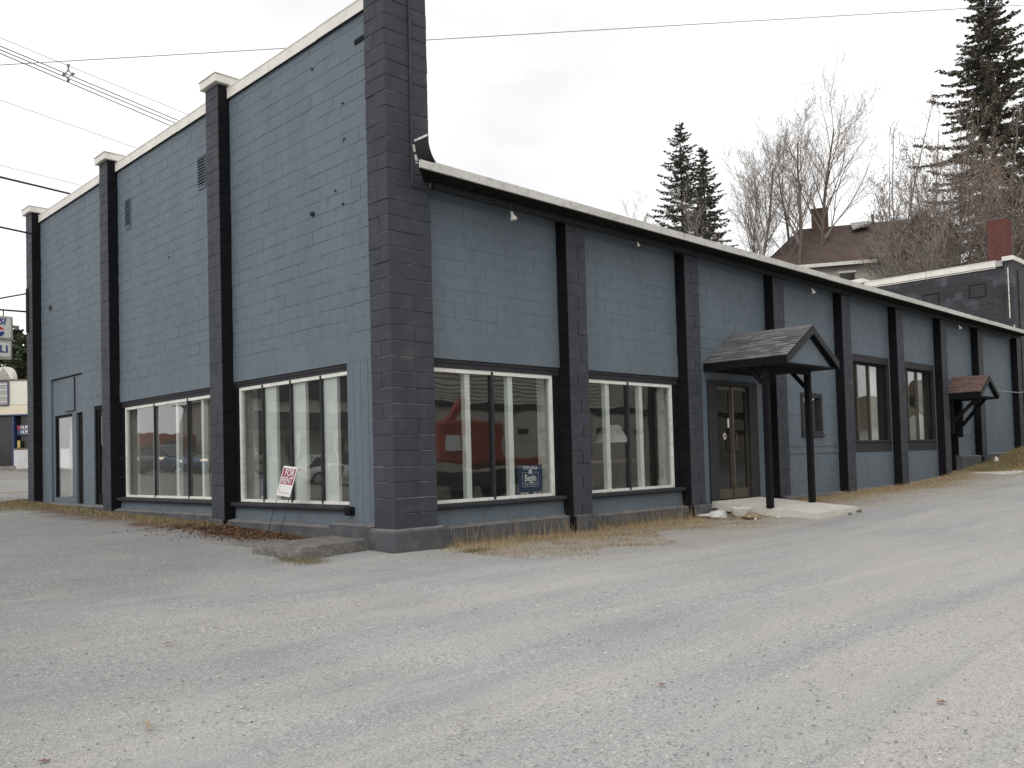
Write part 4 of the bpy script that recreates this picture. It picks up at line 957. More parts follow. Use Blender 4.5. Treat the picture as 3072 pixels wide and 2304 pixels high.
deli = thing('deli_shop', 'cream deli shop with rounded parapet across the street', 'building', tuple(dp(2, -.3)))
def dpoly(poly, d0, d1, mat, name, par):
    n = len(poly); vs = [dp(a, h, d0) for a, h in poly]+[dp(a, h, d1) for a, h in poly]
    return MB().add(vs, [tuple(range(n)), tuple(range(2*n-1, n-1, -1))]+[(i, (i+1) % n, n+(i+1) % n, n+i) for i in range(n)]).build(name, mat, par, fix=True)
hpx = lambda v: (1407-v)*sc_
rect = lambda a0, a1, v0, v1: [(a0, hpx(v0)), (a1, hpx(v0)), (a1, hpx(v1)), (a0, hpx(v1))]
apx = lambda u: (82-u)*sc_
wallp = dpoly(rect(-6, 8, 1420, 1243), -.3, -6, M['darkglass'], 'interior', deli)
up = dpoly(rect(-6, 8, 1214, 1141), 0, -.4, M['cream'], 'upper_wall', deli)
dpoly(rect(-6, 8, 1243, 1215), .02, -.4, M['creamlow'], 'lower_band', deli)
dpoly(rect(-6, 8, 1141, 1138), .05, -.45, M['wood'], 'coping', up)
arch = [(apx(40), hpx(1140))]+[(apx(15)+.42*math.cos(t), hpx(1140)+.66*math.sin(t)**.8) for t in np.linspace(0.05, math.pi-.05, 14)]+[(apx(-10), hpx(1140))]
dpoly(arch, .03, -.35, M['cream'], 'rounded_parapet', up)
dpoly(rect(-6, 8, 1247, 1243.2), .06, -.3, M['bluetrim'], 'blue_band', deli)
tw = dpoly(rect(apx(29), apx(-20), 1214.5, 1143.5), .05, .035, M['darkglass'], 'transom_window', deli)
tw.data.materials[0] = M['galv']
for v in (1152, 1169, 1187, 1205): dpoly(rect(apx(27), apx(-20), v+1, v-1), .07, .051, M['signwhite'], 'glazing_bar', tw)
for (a0, a1, v0, v1) in ((apx(30), apx(27), 1216, 1142), (apx(27), apx(-20), 1144.5, 1142), (apx(27), apx(-20), 1216, 1213)): dpoly(rect(a0, a1, v0, v1), .09, .05, M['bluetrim'], 'window_frame', tw)
for u in (43, -45): dpoly(rect(apx(u), apx(u-5), 1410, 1247), .02, -.25, M['bluetrim'], 'post', deli)
kw = dpoly(rect(apx(43.2), -6, 1408, 1350), .03, -.28, M['whitebrick'], 'knee_wall', deli)
for k in range(14):
    v = 1406-k*4.0
    for i in range(3):
        a = apx(43)-.05-i*.23-(k % 2)*.1
        dpoly([(a, hpx(v)), (a-.21, hpx(v)), (a-.21, hpx(v-3.4)), (a, hpx(v-3.4))], .045, .031, M['whitebrick'], 'brick', kw)
dpoly(rect(apx(43), -6, 1350, 1345), .05, -.2, M['wood'], 'sill', kw)
dpoly(rect(apx(50), apx(-30), 1407, 1398), .05, -.2, M['kerb'], 'threshold', deli)
po = dpoly(rect(apx(49), apx(84), 1306, 1276), -.1, -.14, M['signblue'], 'price_poster', deli)
pax = -dl; pn = -np.array([FW[0], FW[1], 0])
for (v, s_) in ((1283, '14.99'), (1297, '14.99')): text_mb(s_, .26, dp(apx(71), hpx(v), -.095), pax, (0, 0, 1), pn/np.linalg.norm(pn), xs=.7, bold=.004).build('lettering', M['signwhite'], po)
dpoly(rect(apx(49), apx(60), 1289, 1277), -.09, -.099, M['signred'], 'poster_print', po)
dpoly(rect(apx(49), apx(57), 1344, 1322), -.1, -.13, M['yellow'], 'small_notice', deli)
# kerb wall before the deli
dpoly(rect(-8, 8, 1421, 1408), 1.2, .1, M['kerb'], 'forecourt_kerb', deli)

# ------------------------------------------------------------------ house on the hill
M['roofbrown'] = pm('brown_roof', (.115,.082,.068), (.085,.060,.051), 1.5, .9, .5, 25, c3=(.13,.11,.10), s3=6, f3=.4)
M['oldbrick'] = pm('old_brown_brick', (.17,.105,.085), (.12,.075,.062), 6, .9, c3=(.26,.2,.17), s3=12, f3=.5)
M['clap'] = pm('pale_clapboard', (.42,.40,.36), (.35,.33,.30), 3, .8)
HD = 55.0; hb = at(2500, 850, HD)
hr = np.array([RT[0], RT[1], 0]); hr /= np.linalg.norm(hr); hf = np.array([FW[0], FW[1], 0]); hf /= np.linalg.norm(hf); uz3 = np.array([0, 0, 1.])
ho = at(2398, 688, HD)    # ridge left end
ang = D2R(16); hx = hr*math.cos(ang)-hf*math.sin(ang); hy = hr*math.sin(ang)+hf*math.cos(ang)
zR = ho[2]; zE = zR-3.0
hse = thing('hill_house', 'pale house with brown roof and brick chimney among bare trees', 'house', tuple(ho+hx*4-uz3*7))
def hp(a, b, z): return ho*np.array([1,1,0])+hx*a+hy*b+uz3*z
LH, WH = 8.6, 3.6
rfm = MB()
def slab4(mb, p, th=.15):
    p = [np.array(q) for q in p]; nrm = np.cross(p[1]-p[0], p[2]-p[0]); nrm /= np.linalg.norm(nrm)
    if nrm[2] < 0: nrm = -nrm
    n = len(p); vs = p+[q-nrm*th for q in p]
    mb.add(vs, [tuple(range(n)), tuple(range(2*n-1, n-1, -1))]+[(i, (i+1) % n, n+(i+1) % n, n+i) for i in range(n)])
slab4(rfm, [hp(-2.6, -WH, zE), hp(LH, -WH, zE), hp(LH, 0, zR), hp(0, 0, zR)]); slab4(rfm, [hp(-2.6, -WH, zE), hp(0, 0, zR), hp(-2.6, WH, zE)]); slab4(rfm, [hp(-2.6, WH, zE), hp(0, 0, zR), hp(LH, 0, zR), hp(LH, WH, zE)])
# cross gable to the front right
slab4(rfm, [hp(4.0, -WH-1.2, zE), hp(6.2, -WH-1.2, zR-.6), hp(6.2, -.4, zR-.6), hp(4.0, -.4, zE)]); slab4(rfm, [hp(8.4, -WH-1.2, zE), hp(6.2, -WH-1.2, zR-.6), hp(6.2, -.4, zR-.6), hp(8.4, -.4, zE)])
hroof = rfm.build('roof', M['roofbrown'], hse, fix=True)
wlm = MB(); base = zE-10
def hbox(a0, a1, b0, b1, z0, z1, mat, name, par):
    vs = [hp(a, b, z) for z in (z0, z1) for a, b in ((a0, b0), (a1, b0), (a1, b1), (a0, b1))]
    return MB().add(vs, [(0,1,2,3),(7,6,5,4),(0,4,5,1),(1,5,6,2),(2,6,7,3),(3,7,4,0)]).build(name, mat, par, fix=True)
hw = hbox(-2.2, LH-.3, -WH+.4, WH-.4, base, zE-.02, M['clap'], 'wall', hse)
gw = hbox(4.3, 8.1, -WH-.9, -WH+.39, base, zE-.02, M['clap'], 'gable_wall', hse)
g = MB(); vs = [hp(4.35, -WH-.85, zE-.03), hp(8.05, -WH-.85, zE-.03), hp(6.2, -WH-.85, zR-.85), hp(4.35, -WH-.7, zE-.03), hp(8.05, -WH-.7, zE-.03), hp(6.2, -WH-.7, zR-.85)]; g.add(vs, [(0,1,2),(5,4,3),(0,3,4,1),(1,4,5,2),(2,5,3,0)]); g.build('gable', M['clap'], hse, fix=True)
for k in range(22): hbox(4.28, 8.12, -WH-.93, -WH-.905, zE-.25-k*.16, zE-.13-k*.16, M['clap'], 'clapboard', gw)
for s_ in (-1, 1): MB().bar(hp(6.2+s_*2.2, -WH-1.24, zE-.05), hp(6.2, -WH-1.24, zR-.68), .06, .22, up=tuple(hy)).build('rake_board', M['white'], hse)
MB().bar(hp(-2.6, -WH-.03, zE-.1), hp(4.0, -WH-.03, zE-.1), .08, .2).build('eave_board', M['white'], hse)
for a in (-.9, 2.0, 5.2, 6.9):
    b = -WH-.95 if a > 4 else -WH+.36
    wnd = hbox(a, a+.8, b-.03, b+.02, zE-1.9, zE-.6, M['darkglass'], 'window', hse); hbox(a-.1, a+.9, b-.06, b-.035, zE-.6, zE-.48, M['white'], 'window_head', wnd); hbox(a-.1, a+.9, b-.08, b-.035, zE-2.0, zE-1.9, M['white'], 'window_sill', wnd)
hbox(.75, 1.7, -.5, .35, zR-1.0, zR+1.0, M['oldbrick'], 'chimney', hse)
hbox(.7, 1.75, -.55, .4, zR+1.0, zR+1.08, M['oldbrick'], 'chimney_cap', hse)
g = MB(); slab4(g, [hp(3.0, -1.2, zR-.55), hp(4.1, -1.2, zR-.25), hp(4.1, -.1, zR+.12), hp(3.0, -.1, zR+.08)], .1); g.build('dormer', M['galv'], hse, fix=True)
hbox(4.2, 4.35, -.3, -.15, zR-.1, zR+.45, M['steel'], 'vent_pipe', hse)

# ------------------------------------------------------------------ trees
M['bark'] = pm('grey_brown_bark', (.17,.145,.125), (.125,.105,.092), 5, .9, .5, 30)
M['twig'] = pm('twig_bark', (.30,.26,.235), (.24,.205,.18), 4, .9)
M['darkbark'] = pm('dark_bark', (.07,.058,.048), (.05,.042,.036), 5, .9)
M['birchbark'] = pm('birch_bark', (.55,.52,.48), (.30,.28,.25), 8, .8)
M['needle'] = pm('spruce_needles', (.075,.088,.062), (.11,.115,.085), 1.4, .85, c3=(.19,.165,.125), s3=5, f3=.5)
M['needle2'] = pm('brownish_spruce_needles', (.095,.094,.070), (.14,.128,.095), 1.2, .85, c3=(.22,.175,.13), s3=4, f3=.6)
M['needle3'] = pm('pine_needles', (.050,.068,.032), (.085,.10,.05), .8, .8)
M['dryleaf'] = pm('dry_leaves', (.32,.235,.17), (.23,.165,.12), 2, .8)
class TB:      # fast collector
    def __init__(s): s.V = []; s.F = []; s.n = 0
    def tube(s, pts, rs, n=3):
        pts = np.asarray(pts); k = len(pts); t = np.gradient(pts, axis=0); t /= np.linalg.norm(t, axis=1)[:, None]+1e-9
        ref = np.array([0, 0, 1.]) if abs(t[0][2]) < .9 else np.array([1., 0, 0]); a = np.cross(t, ref); a /= np.linalg.norm(a, axis=1)[:, None]+1e-9; b = np.cross(t, a)
        ang = 2*np.pi*np.arange(n)/n
        V = pts[:, None, :]+np.asarray(rs)[:, None, None]*(np.cos(ang)[None, :, None]*a[:, None, :]+np.sin(ang)[None, :, None]*b[:, None, :])
        i = np.arange(k*n).reshape(k, n); j = np.roll(i, -1, 1); F = np.stack([i[:-1], j[:-1], j[1:], i[1:]], -1).reshape(-1, 4)+s.n
        s.V.append(V.reshape(-1, 3)); s.F.append(F); s.n += k*n
    def quads(s, Q):      # (m,4,3)
        m = len(Q); s.V.append(Q.reshape(-1, 3)); s.F.append(np.arange(4*m).reshape(m, 4)+s.n); s.n += 4*m
    def build(s, name, mat, parent=None):
        V = np.concatenate(s.V); F = np.concatenate(s.F).astype(np.int32); me = bpy.data.meshes.new(name)
        me.vertices.add(len(V)); me.vertices.foreach_set('co', V.astype(np.float32).ravel()); me.loops.add(F.size); me.loops.foreach_set('vertex_index', F.ravel())
        me.polygons.add(len(F)); me.polygons.foreach_set('loop_start', np.arange(0, F.size, 4, dtype=np.int32)); me.update(calc_edges=True); me.materials.append(mat)
        return register(bpy.data.objects.new(name, me), parent)
def unit(v): return v/(np.linalg.norm(v)+1e-9)
def bare_tree(base, height, spread, label, seed, mat='bark', trunks=1, rbase=.22, levels=4, lean=(0, 0), first=.25, kids=(9, 8, 7, 5), upw=.55, minr=.007, leaves=0, cat='tree', name='bare_tree', lmat='dryleaf'):
    g_ = GZ(base[0], base[1]); df = base[2]-g_
    if df > 0: first = (first*height+df)/(height+df); base = (base[0], base[1], g_-.15); height += df+.15
    r = np.random.default_rng(seed); t = thing(name, label, cat, tuple(base)); tk = TB(); cr_ = TB(); tips = []
    def branch(p, d, L, rad, lv):
        n = 7 if lv == 0 else (5 if lv < 3 else 4); pts = [p]; dd = d.copy(); q = p.copy()
        for i in range(n-1):
            dd = unit(dd+r.normal(0, .05+.06*lv, 3)+np.array([0, 0, .10 if lv else .02])); q = q+dd*L/(n-1); pts.append(q)
        pts = np.array(pts); rs = np.linspace(rad, max(rad*(.25 if lv == 0 else .35), minr), n)
        (tk if lv <= 0 else cr_).tube(pts, rs, 8 if lv == 0 else (5 if lv == 1 else 3))
        if lv >= levels: tips.append(pts[-1]); tips.append(pts[-2]); return
        nk = max(2, int(kids[lv]*(.8+.4*r.random())))
        for k in range(nk):
            s = (first if lv == 0 else .18)+(1-(first if lv == 0 else .18))*((k+r.random()*.8)/nk); s = min(s, .99)
            i = int(s*(n-1)); fr = s*(n-1)-i; b = pts[i]*(1-fr)+pts[min(i+1, n-1)]*fr
            ax = unit(pts[min(i+1, n-1)]-pts[i]); side = unit(np.cross(ax, r.normal(0, 1, 3))); up_ = upw if lv == 0 else .35
            dn = unit(ax*(.55+.5*s if lv == 0 else .75)+side*(.75 if lv == 0 else .6)+np.array([0, 0, up_*.4]))
            Lk = (spread*(1.2-.55*s) if lv == 0 else L*(.62-.25*s))*(.7+.5*r.random()); rk = max(min(rs[i]*.55, rad*(.36 if lv == 0 else .5))*(1-.35*s), minr)
            branch(b, dn, Lk, rk, lv+1)
    for k in range(trunks):
        a = r.random()*6.28; off = np.array([math.cos(a), math.sin(a), 0])*(.5*k*rbase*3)
        dv = unit(np.array([lean[0]+(.12*math.cos(a) if trunks > 1 else 0), lean[1]+(.12*math.sin(a) if trunks > 1 else 0), 1.0]))
        branch(np.array(base, float)+off, dv, height*(1-.08*k), rbase*(1-.12*k), 0)
    tk.build('trunk', M[mat], t); cr_.build('crown', M['twig' if mat != 'birchbark' else 'birchbark'], t)
    if leaves:
        lf = TB(); T_ = np.array(tips); T_ = T_[r.integers(0, len(T_), leaves)]+r.normal(0, .12, (leaves, 3)); s_ = r.uniform(.03, .06, (leaves, 1))
        a = r.normal(0, 1, (leaves, 3)); a /= np.linalg.norm(a, axis=1)[:, None]; b = np.cross(a, r.normal(0, 1, (leaves, 3))); b /= np.linalg.norm(b, axis=1)[:, None]
        Q = np.stack([T_-a*s_, T_+b*s_*.6, T_+a*s_, T_-b*s_*.6], 1); lf.quads(Q); lf.build('dry_leaves', M[lmat], t)
    return t
def spruce(base, height, radius, label, seed, mat='needle', bare=.0, dens=1.0, name='spruce_tree', droop=.35, needle=.16):
    g_ = GZ(base[0], base[1]); df = base[2]-g_
    if df > 0: radius *= (1+.5*df/height); bare += df*.6/(height+df); base = (base[0], base[1], g_-.15); height += df+.15
    r = np.random.default_rng(seed); t = thing(name, label, 'tree', tuple(base)); tk = TB(); cr_ = TB(); bt = TB(); b0 = np.array(base, float)
    tk.tube(np.array([b0+np.array([0, 0, height*s]) for s in np.linspace(0, 1, 10)]), np.linspace(height*.014, .012, 10), 8)
    h = height*(.06+bare)
    while h < height*.985:
        s = h/height; nb = int(r.integers(5, 8)); ph = r.random()*6.28
        for k in range(nb):
            a = ph+6.283*k/nb+r.normal(0, .2); L = radius*(1-s)**.85*(.5+.7*r.random())+.12; z0 = h+r.normal(0, .08)
            if r.random() < .12: continue
            n = 6; ts = np.linspace(0, 1, n); dirh = np.array([math.cos(a), math.sin(a), 0]); el = .25*(s-.35)+.1
            pts = b0[None]+np.array([0, 0, z0])+dirh[None]*(L*ts)[:, None]+np.array([0, 0, 1.])[None]*(L*(el*ts-droop*ts**2*(1-s*.6)+.18*ts**4))[:, None]
            bt.tube(pts, np.linspace(.012+.012*(1-s), .004, n), 3)
            side = np.array([-dirh[1], dirh[0], 0]); m = int((10+L*15)*dens)
            tt = r.uniform(.03, 1, m)**.9; P_ = np.stack([np.interp(tt, ts, pts[:, c]) for c in range(3)], 1)
            sl_ = (.42*(1-tt)+.12)*min(L, 2.2)*r.uniform(.3, 1, m)*.55+needle*.5; sg = r.choice([-1, 1], m)
            dv = side[None]*sg[:, None]*.8+dirh[None]*r.uniform(.3, 1.0, m)[:, None]+np.array([0, 0, 1.])[None]*r.normal(-.22, .28, m)[:, None]; dv /= np.linalg.norm(dv, axis=1)[:, None]
            wv = np.cross(dv, r.normal(0, 1, (m, 3))); wv /= np.linalg.norm(wv, axis=1)[:, None]; wd = (needle*.28*r.uniform(.6, 1.3, m))[:, None]
            tip = P_+dv*sl_[:, None]; mid = P_+dv*(sl_*.5)[:, None]
            cr_.quads(np.stack([P_, mid+wv*wd, tip, mid-wv*wd], 1))
            tip2 = mid+(dv*.5+wv*.9)*(sl_*.5)[:, None]; cr_.quads(np.stack([mid-dv*.04, mid+wv*wd*.9+dv*.05, tip2, mid+wv*wd*.2+dv*.09], 1))
        h += .20+.28*(1-s)*r.uniform(.6, 1.3)+ (.1 if height > 14 else 0)
    tk.build('trunk', M['darkbark'], t); bt.build('branches', M['darkbark'], t); cr_.build('crown', M[mat], t); return t
def gb(u, v, Dp, drop):    # base below a visible point
    p = at(u, v, Dp); return (p[0], p[1], p[2]-drop)
spruce(gb(2038, 360, 55, 11.2), 11.2, 3.7, 'narrow spruce left of the bare trees above the eave', 11, dens=2.6, needle=.13)
spruce(gb(2108, 440, 58, 10.6), 10.6, 3.3, 'shorter brownish spruce overlapping the narrow one', 12, 'needle2', dens=2.6, needle=.13)
spruce(gb(2955, -110, 50, 19.5), 19.5, 6.0, 'tall dark spruce rising past the top right corner', 13, 'needle2', needle=.17, dens=3.2)
spruce(gb(3110, 90, 56, 18), 18, 4.6, 'spruce cut by the right edge behind the tall one', 14, 'needle', needle=.18, dens=2.4)
bare_tree(gb(2235, 760, 52, 4), 9.0, 3.7, 'bare round crowned tree right of the two small spruces', 21, trunks=2, rbase=.16, upw=1.0, kids=(17, 8, 5, 3), minr=.005, first=.28)
bare_tree(gb(2400, 640, 52, 6), 10.2, 3.8, 'tallest bare tree with forked trunk left of the hill house chimney', 22, trunks=2, rbase=.16, upw=.9, kids=(14, 8, 6, 3), minr=.005, first=.32)
bare_tree(gb(2445, 600, 53, 6), 10.4, 4.9, 'bare spreading tree right behind the hill house chimney', 23, trunks=1, rbase=.17, upw=.6, kids=(17, 8, 6, 3), minr=.005, first=.3)
bare_tree(gb(2325, 785, 48, 3), 8.6, 2.2, 'thin leaning white birch before the brown house roof', 24, 'birchbark', rbase=.09, lean=(-.1, .12), kids=(8, 5, 4, 3), levels=3, name='birch_tree')
bare_tree(gb(2120, 800, 50, 3), 8.0, 2.2, 'thin grey sapling in front of the small spruces', 25, rbase=.08, trunks=3, kids=(8, 6, 4, 3), levels=3)
bare_tree(gb(1990, 720, 50, 4), 5.6, 1.8, 'low bare bush at the left foot of the small spruces', 26, rbase=.06, trunks=3, kids=(7, 5, 4, 3), levels=3)
for k, (u, v, Dp, hh, lb) in enumerate(((2665, 600, 44, 8.6, 'tall thin leaning stems between the house and the big spruce'), (2730, 700, 45, 6.6, 'brown leaved thicket right of the hill house gable'), (2780, 640, 43, 8.4, 'dense brown thicket below the tall dark spruce'), (2860, 620, 44, 9.2, 'tangled bare thicket left of the brick chimney'), (2930, 700, 42, 8.0, 'brown scrub directly behind the brick chimney'), (3030, 600, 43, 9.6, 'brown scrub at the right edge under the spruce'), (2690, 810, 46, 4.0, 'leafy brown shrub in front of the hill house wall'), (2740, 800, 41, 5.0, 'low grey brush just above the white coping'), (3080, 760, 44, 7.0, 'grey brush at the far right beside the rear pillar'))):
    bare_tree(gb(u, v, Dp, hh*.55), hh*(1.0 if k else 1.05), 2.3, lb, 40+k, rbase=.06, trunks=7 if k else 3, kids=(8, 6, 4, 3) if k else (5, 4, 3, 3), levels=3, leaves=(0, 1300, 2400, 3000, 2600, 3000, 900, 700, 1500)[k], upw=.9, minr=.008, name='thicket', cat='shrub', first=.15)
# conifers behind the deli
for k, (u, v, Dp, hh, rr, lb) in enumerate(((56, 985, 62, 12, 5.0, 'dark green pine behind the deli seen below the hanging sign'), (92, 1010, 66, 12, 5.0, 'green pine behind the deli partly hidden by the leftmost pillar'), (10, 1015, 68, 12, 5.2, 'green pine at the left edge behind the hanging sign'))):
    spruce(gb(u, v, Dp, hh), hh, rr, lb, 60+k, 'needle3', dens=1.5, name='pine_tree', needle=.34, droop=.1)

# ------------------------------------------------------------------ across the lot and street (seen mirrored in the glass)
M['siding'] = pm('white_siding', (.60,.58,.53), (.53,.51,.47), 2, .75); M['doorpanel'] = pm('garage_door', (.56,.54,.47), (.50,.48,.42), 2, .7)
M['truckred'] = pm('red_truck_paint', (.36,.06,.04), (.27,.05,.035), 2, .5); M['rubber'] = pm('tyre_rubber', (.02,.02,.02), (.03,.03,.03), 5, .8)
gar = thing('garage_building', 'white sided garage across the lot with roll up doors', 'building', (20, -13, -.4))
MB().box(11.5, 34, -20, -13.02, -.6, 5.2).build('wall', M['siding'], gar)
sb = MB()
for k in range(15): sb.add([(11.4, -13.02, 3.1+k*.14), (34, -13.02, 3.1+k*.14), (34, -12.95, 3.1+k*.14), (11.4, -12.95, 3.1+k*.14), (11.4, -13.02, 3.24+k*.14), (34, -13.02, 3.24+k*.14), (34, -13.01, 3.24+k*.14), (11.4, -13.01, 3.24+k*.14)], [(0,1,2,3),(7,6,5,4),(2,1,5,6),(3,2,6,7)])
tag(sb.build('siding_boards', M['siding'], gar), kind='stuff')
sb = MB()
for k in range(26): sb.box(14.2, 15.4, -13.015, -12.99, -.4+k*.13, -.30+k*.13)
sb.build('siding_boards', M['siding'], gar)
MB().box(11.4, 34, -13.0, -12.9, 2.86, 3.06).build('beam', M['trim'], gar)
for k in range(4):
    x0 = 15.5+k*4.6-(4.6 if k == 3 else 0)*0
    d = MB(); 
    for j in range(6): d.cbox(x0, x0+3.7, -13.0, -12.96, -.4+j*.535, -.4+j*.535+.525, .01)
    do = d.build('garage_door', M['doorpanel'], gar)
    for i in range(3): MB().cbox(x0+.35+i*1.15, x0+1.1+i*1.15, -12.97, -12.93, 2.03, 2.25, .015).build('door_window', M['darkglass'], do)
MB().prism([(-21, 5.2), (-12.6, 5.2), (-16.8, 8.0)], (11.2, 0, 0), (0, 1, 0), (0, 0, 1), (1, 0, 0), 23).build('roof', M['roofbrown'], gar, fix=True)
tp = MB().tube([(23.4, -12.3, -.6), (23.4, -12.3, 8.5)], [.16, .12], 10).build('utility_pole', M['bark']); tag(tp, 'wooden utility pole standing before the white garage', 'pole')
tr = thing('red_truck', 'parked red utility truck on the lot opposite the shop windows', 'truck', (10, -8.6, GZ(10, -8.6)))
tz = GZ(10, -8.6)
c = MB(); c.cbox(9.5, 11.9, -11.6, -9.7, tz+1.25, tz+2.45, .08); c.build('cab', M['truckred'], tr); c = MB(); c.cbox(11.95, 14.4, -11.6, -9.7, tz+1.1, tz+1.4, .05); c.build('bed', M['truckred'], tr)
for s_ in (-9.685,): MB().cbox(9.6, 10.2, s_-.01, s_+.012, tz+1.6, tz+2.05, .004).build('side_window', M['signwhite'], tr); MB().cbox(10.35, 10.5, s_-.01, s_+.012, tz+1.6, tz+2.05, .004).build('side_window', M['signwhite'], tr)
for x in (10.2, 13.2):
    for y in (-11.5, -9.8): MB().tube([(x, y-.12, tz+.45), (x, y+.12, tz+.45)], .45, 18).build('wheel', M['rubber'], tr)
MB().bar((10.3, -10.5, tz+2.4), (11.0, -10.4, tz+3.2), .2, .25).build('boom', M['truckred'], tr)
MB().cbox(9.5, 14.2, -11.4, -9.9, tz+.55, tz+1.0, .03).build('chassis', M['rubber'], tr)
def car(label, loc, rz, paint, L=4.4, W=1.75, H=1.42, name='parked_car', cab=(.26, .95), cat='car', pickup=False):
    t = thing(name, label, cat, loc); mt = Matrix.Translation(loc) @ Matrix.Rotation(rz, 4, 'Z')
    def put(mb, nm, m, smooth=False):
        mb.v = [tuple(mt @ Vector(v)) for v in mb.v]; return mb.build(nm, m, t, smooth, fix=True)
    hs_ = [0, .03, .12, .30, .34, .5, .72, .9, .97, 1.0]; lo = [.42, .30, .24, .22, .22, .22, .22, .26, .32, .45]; hi = [.55, .66, .74, .82, .86, .9, .92, .9, .85, .7]
    mb = MB(); ns = len(hs_); ring = []
    for s, a, b in zip(hs_, lo, hi):
        x = (s-.5)*L; w_ = W/2*(1-.18*abs(2*s-1)**6); b_ = b*H/1.42
        ring.append([(x, -w_*.92, a), (x, -w_, a+.12), (x, -w_, (a+b_)/2+.1), (x, -w_*.93, b_-.02), (x, -w_*.6, b_+.02), (x, w_*.6, b_+.02), (x, w_*.93, b_-.02), (x, w_, (a+b_)/2+.1), (x, w_, a+.12), (x, w_*.92, a)])
    vs = [p for r in ring for p in r]; n = 10; fs = [(i*n+k, i*n+(k+1) % n, (i+1)*n+(k+1) % n, (i+1)*n+k) for i in range(ns-1) for k in range(n)]+[tuple(range(n)), tuple((ns-1)*n+k for k in range(n))[::-1]]
    body = put(mb.add(vs, fs), 'body', paint, True)
    x0, x1 = (cab[0]-.5)*L, (cab[1]-.5)*L; zb = .86*H/1.42; sl = (.18 if pickup else .62)
    pr = [(x0, zb), (x0+.72, H-.05), (x0+1.0, H), (x1-sl-.2, H-.01), (x1-sl, H-.07), (x1, zb)]
    g = MB(); nn = len(pr); vs = []
    for sy in (-1, 1):
        for (x, z) in pr: vs.append((x, sy*(W/2*.9-(z-zb)*.28), z))
    g.add(vs, [tuple(range(nn)), tuple(range(2*nn-1, nn-1, -1))]+[(i, (i+1) % nn, nn+(i+1) % nn, nn+i) for i in range(nn)]); put(g, 'windows', M['darkglass'])
    rfp = MB(); rfp.add([(x, sy*(W/2*.9-(z-zb)*.28)*1.01, z+.012) for sy in (-1, 1) for (x, z) in pr[1:5]], [(0, 1, 5, 4), (1, 2, 6, 5), (2, 3, 7, 6)]); put(rfp, 'roof_panel', paint)
    for sy in (-1, 1):
        for (i, j) in ((0, 1), (4, 5)): 
            b = MB(); pa = (pr[i][0], sy*(W/2*.9-(pr[i][1]-zb)*.28), pr[i][1]); pb = (pr[j][0], sy*(W/2*.9-(pr[j][1]-zb)*.28), pr[j][1]); b.bar(pa, pb, .07, .07, up=(0, 1, 0)); put(b, 'roof_pillar', paint)
        b = MB(); xm = (x0+x1)/2; b.bar((xm, sy*W/2*.9, zb), (xm-.05, sy*(W/2*.9-(H-zb)*.28), H), .06, .06, up=(0, 1, 0)); put(b, 'roof_pillar', paint)
        hl = MB(); hl.cbox(-L/2+.0, -L/2+.16, sy*W*.36-.15, sy*W*.36+.15, .60, .72, .03); put(hl, 'headlight', M['headlight'])
        tlm = MB(); tlm.cbox(L/2-.12, L/2-.0, sy*W*.38-.12, sy*W*.38+.12, .62, .8, .02); put(tlm, 'tail_light', M['logored'])
        for x in (-L*.32, L*.30):
            wh = MB(); wh.tube([(x, sy*W/2-.19*sy, .31), (x, sy*W/2+.01*sy, .31)], .31, 18); wo2 = put(wh, 'wheel', M['rubber'])
            rm = MB(); rm.tube([(x, sy*W/2+.0, .31), (x, sy*W/2+.018*sy, .31)], .19, 14); put(rm, 'rim', M['galv'])
    gl = MB(); gl.cbox(-L/2-.01, -L/2+.08, -.35, .35, .44, .58, .02); put(gl, 'grille', M['rubber'])
    return t
M['headlight'] = emit('lit_headlight', (1, .86, .6), 1.6)
M['silver'] = pm('silver_paint', (.72,.72,.72), (.66,.66,.66), 2, .3, spec=.5); M['carblue'] = pm('blue_car_paint', (.05,.10,.26), (.04,.08,.22), 2, .3, spec=.6); M['cargreen'] = pm('dark_green_car_paint', (.02,.04,.04), (.02,.035,.035), 2, .3, spec=.6); M['tanpaint'] = pm('tan_truck_paint', (.30,.27,.21), (.26,.23,.18), 2, .35)
car('silver sedan waiting on the street mirrored in the four light window', (-14.4, 23.4, GZ(-14.4, 23.4)+.03), D2R(14), M['silver'])
car('blue hatchback with lit headlights mirrored in the farther street window', (-12.3, 36.5, GZ(-12.3, 36.5)+.03), D2R(76), M['carblue'], L=4.0, H=1.5)
car('dark green car beside the blue hatchback in the reflection', (-9.9, 36.5, GZ(-9.9, 36.5)+.03), D2R(76), M['cargreen'])
car('tan pickup truck behind the blue hatchback in the reflection', (-15.7, 36.5, GZ(-15.7, 36.5)+.03), D2R(30), M['tanpaint'], L=5.0, H=1.75, W=1.9, name='pickup_truck', cat='truck', cab=(.28, .66), pickup=True)
TX, TY = -17.0, 46.0; z_ = GZ(TX, TY); rt = thing('delivery_truck', 'red box truck queued behind the blue hatchback in the reflection', 'truck', (TX, TY, z_))
MB().cbox(TX-1.1, TX+1.1, TY, TY+1.6, z_+.5, z_+2.3, .06).build('cab', M['truckred'], rt); MB().cbox(TX-.85, TX+.85, TY-.03, TY+.02, z_+1.3, z_+2.0, .01).build('windscreen', M['darkglass'], rt); MB().cbox(TX-1.1, TX+1.1, TY+1.7, TY+6, z_+.8, z_+2.6, .05).build('cargo_box', M['truckred'], rt)
for (x, y) in ((-1.0, .8), (1.0, .8), (-1.0, 5), (1.0, 5)): MB().tube([(TX+x-.12, TY+y, z_+.45), (TX+x+.12, TY+y, z_+.45)], .45, 16).build('wheel', M['rubber'], rt)
shp = thing('porch_house', 'white clapboard shop with long porch roof across the street', 'building', (-24, 44, 0))
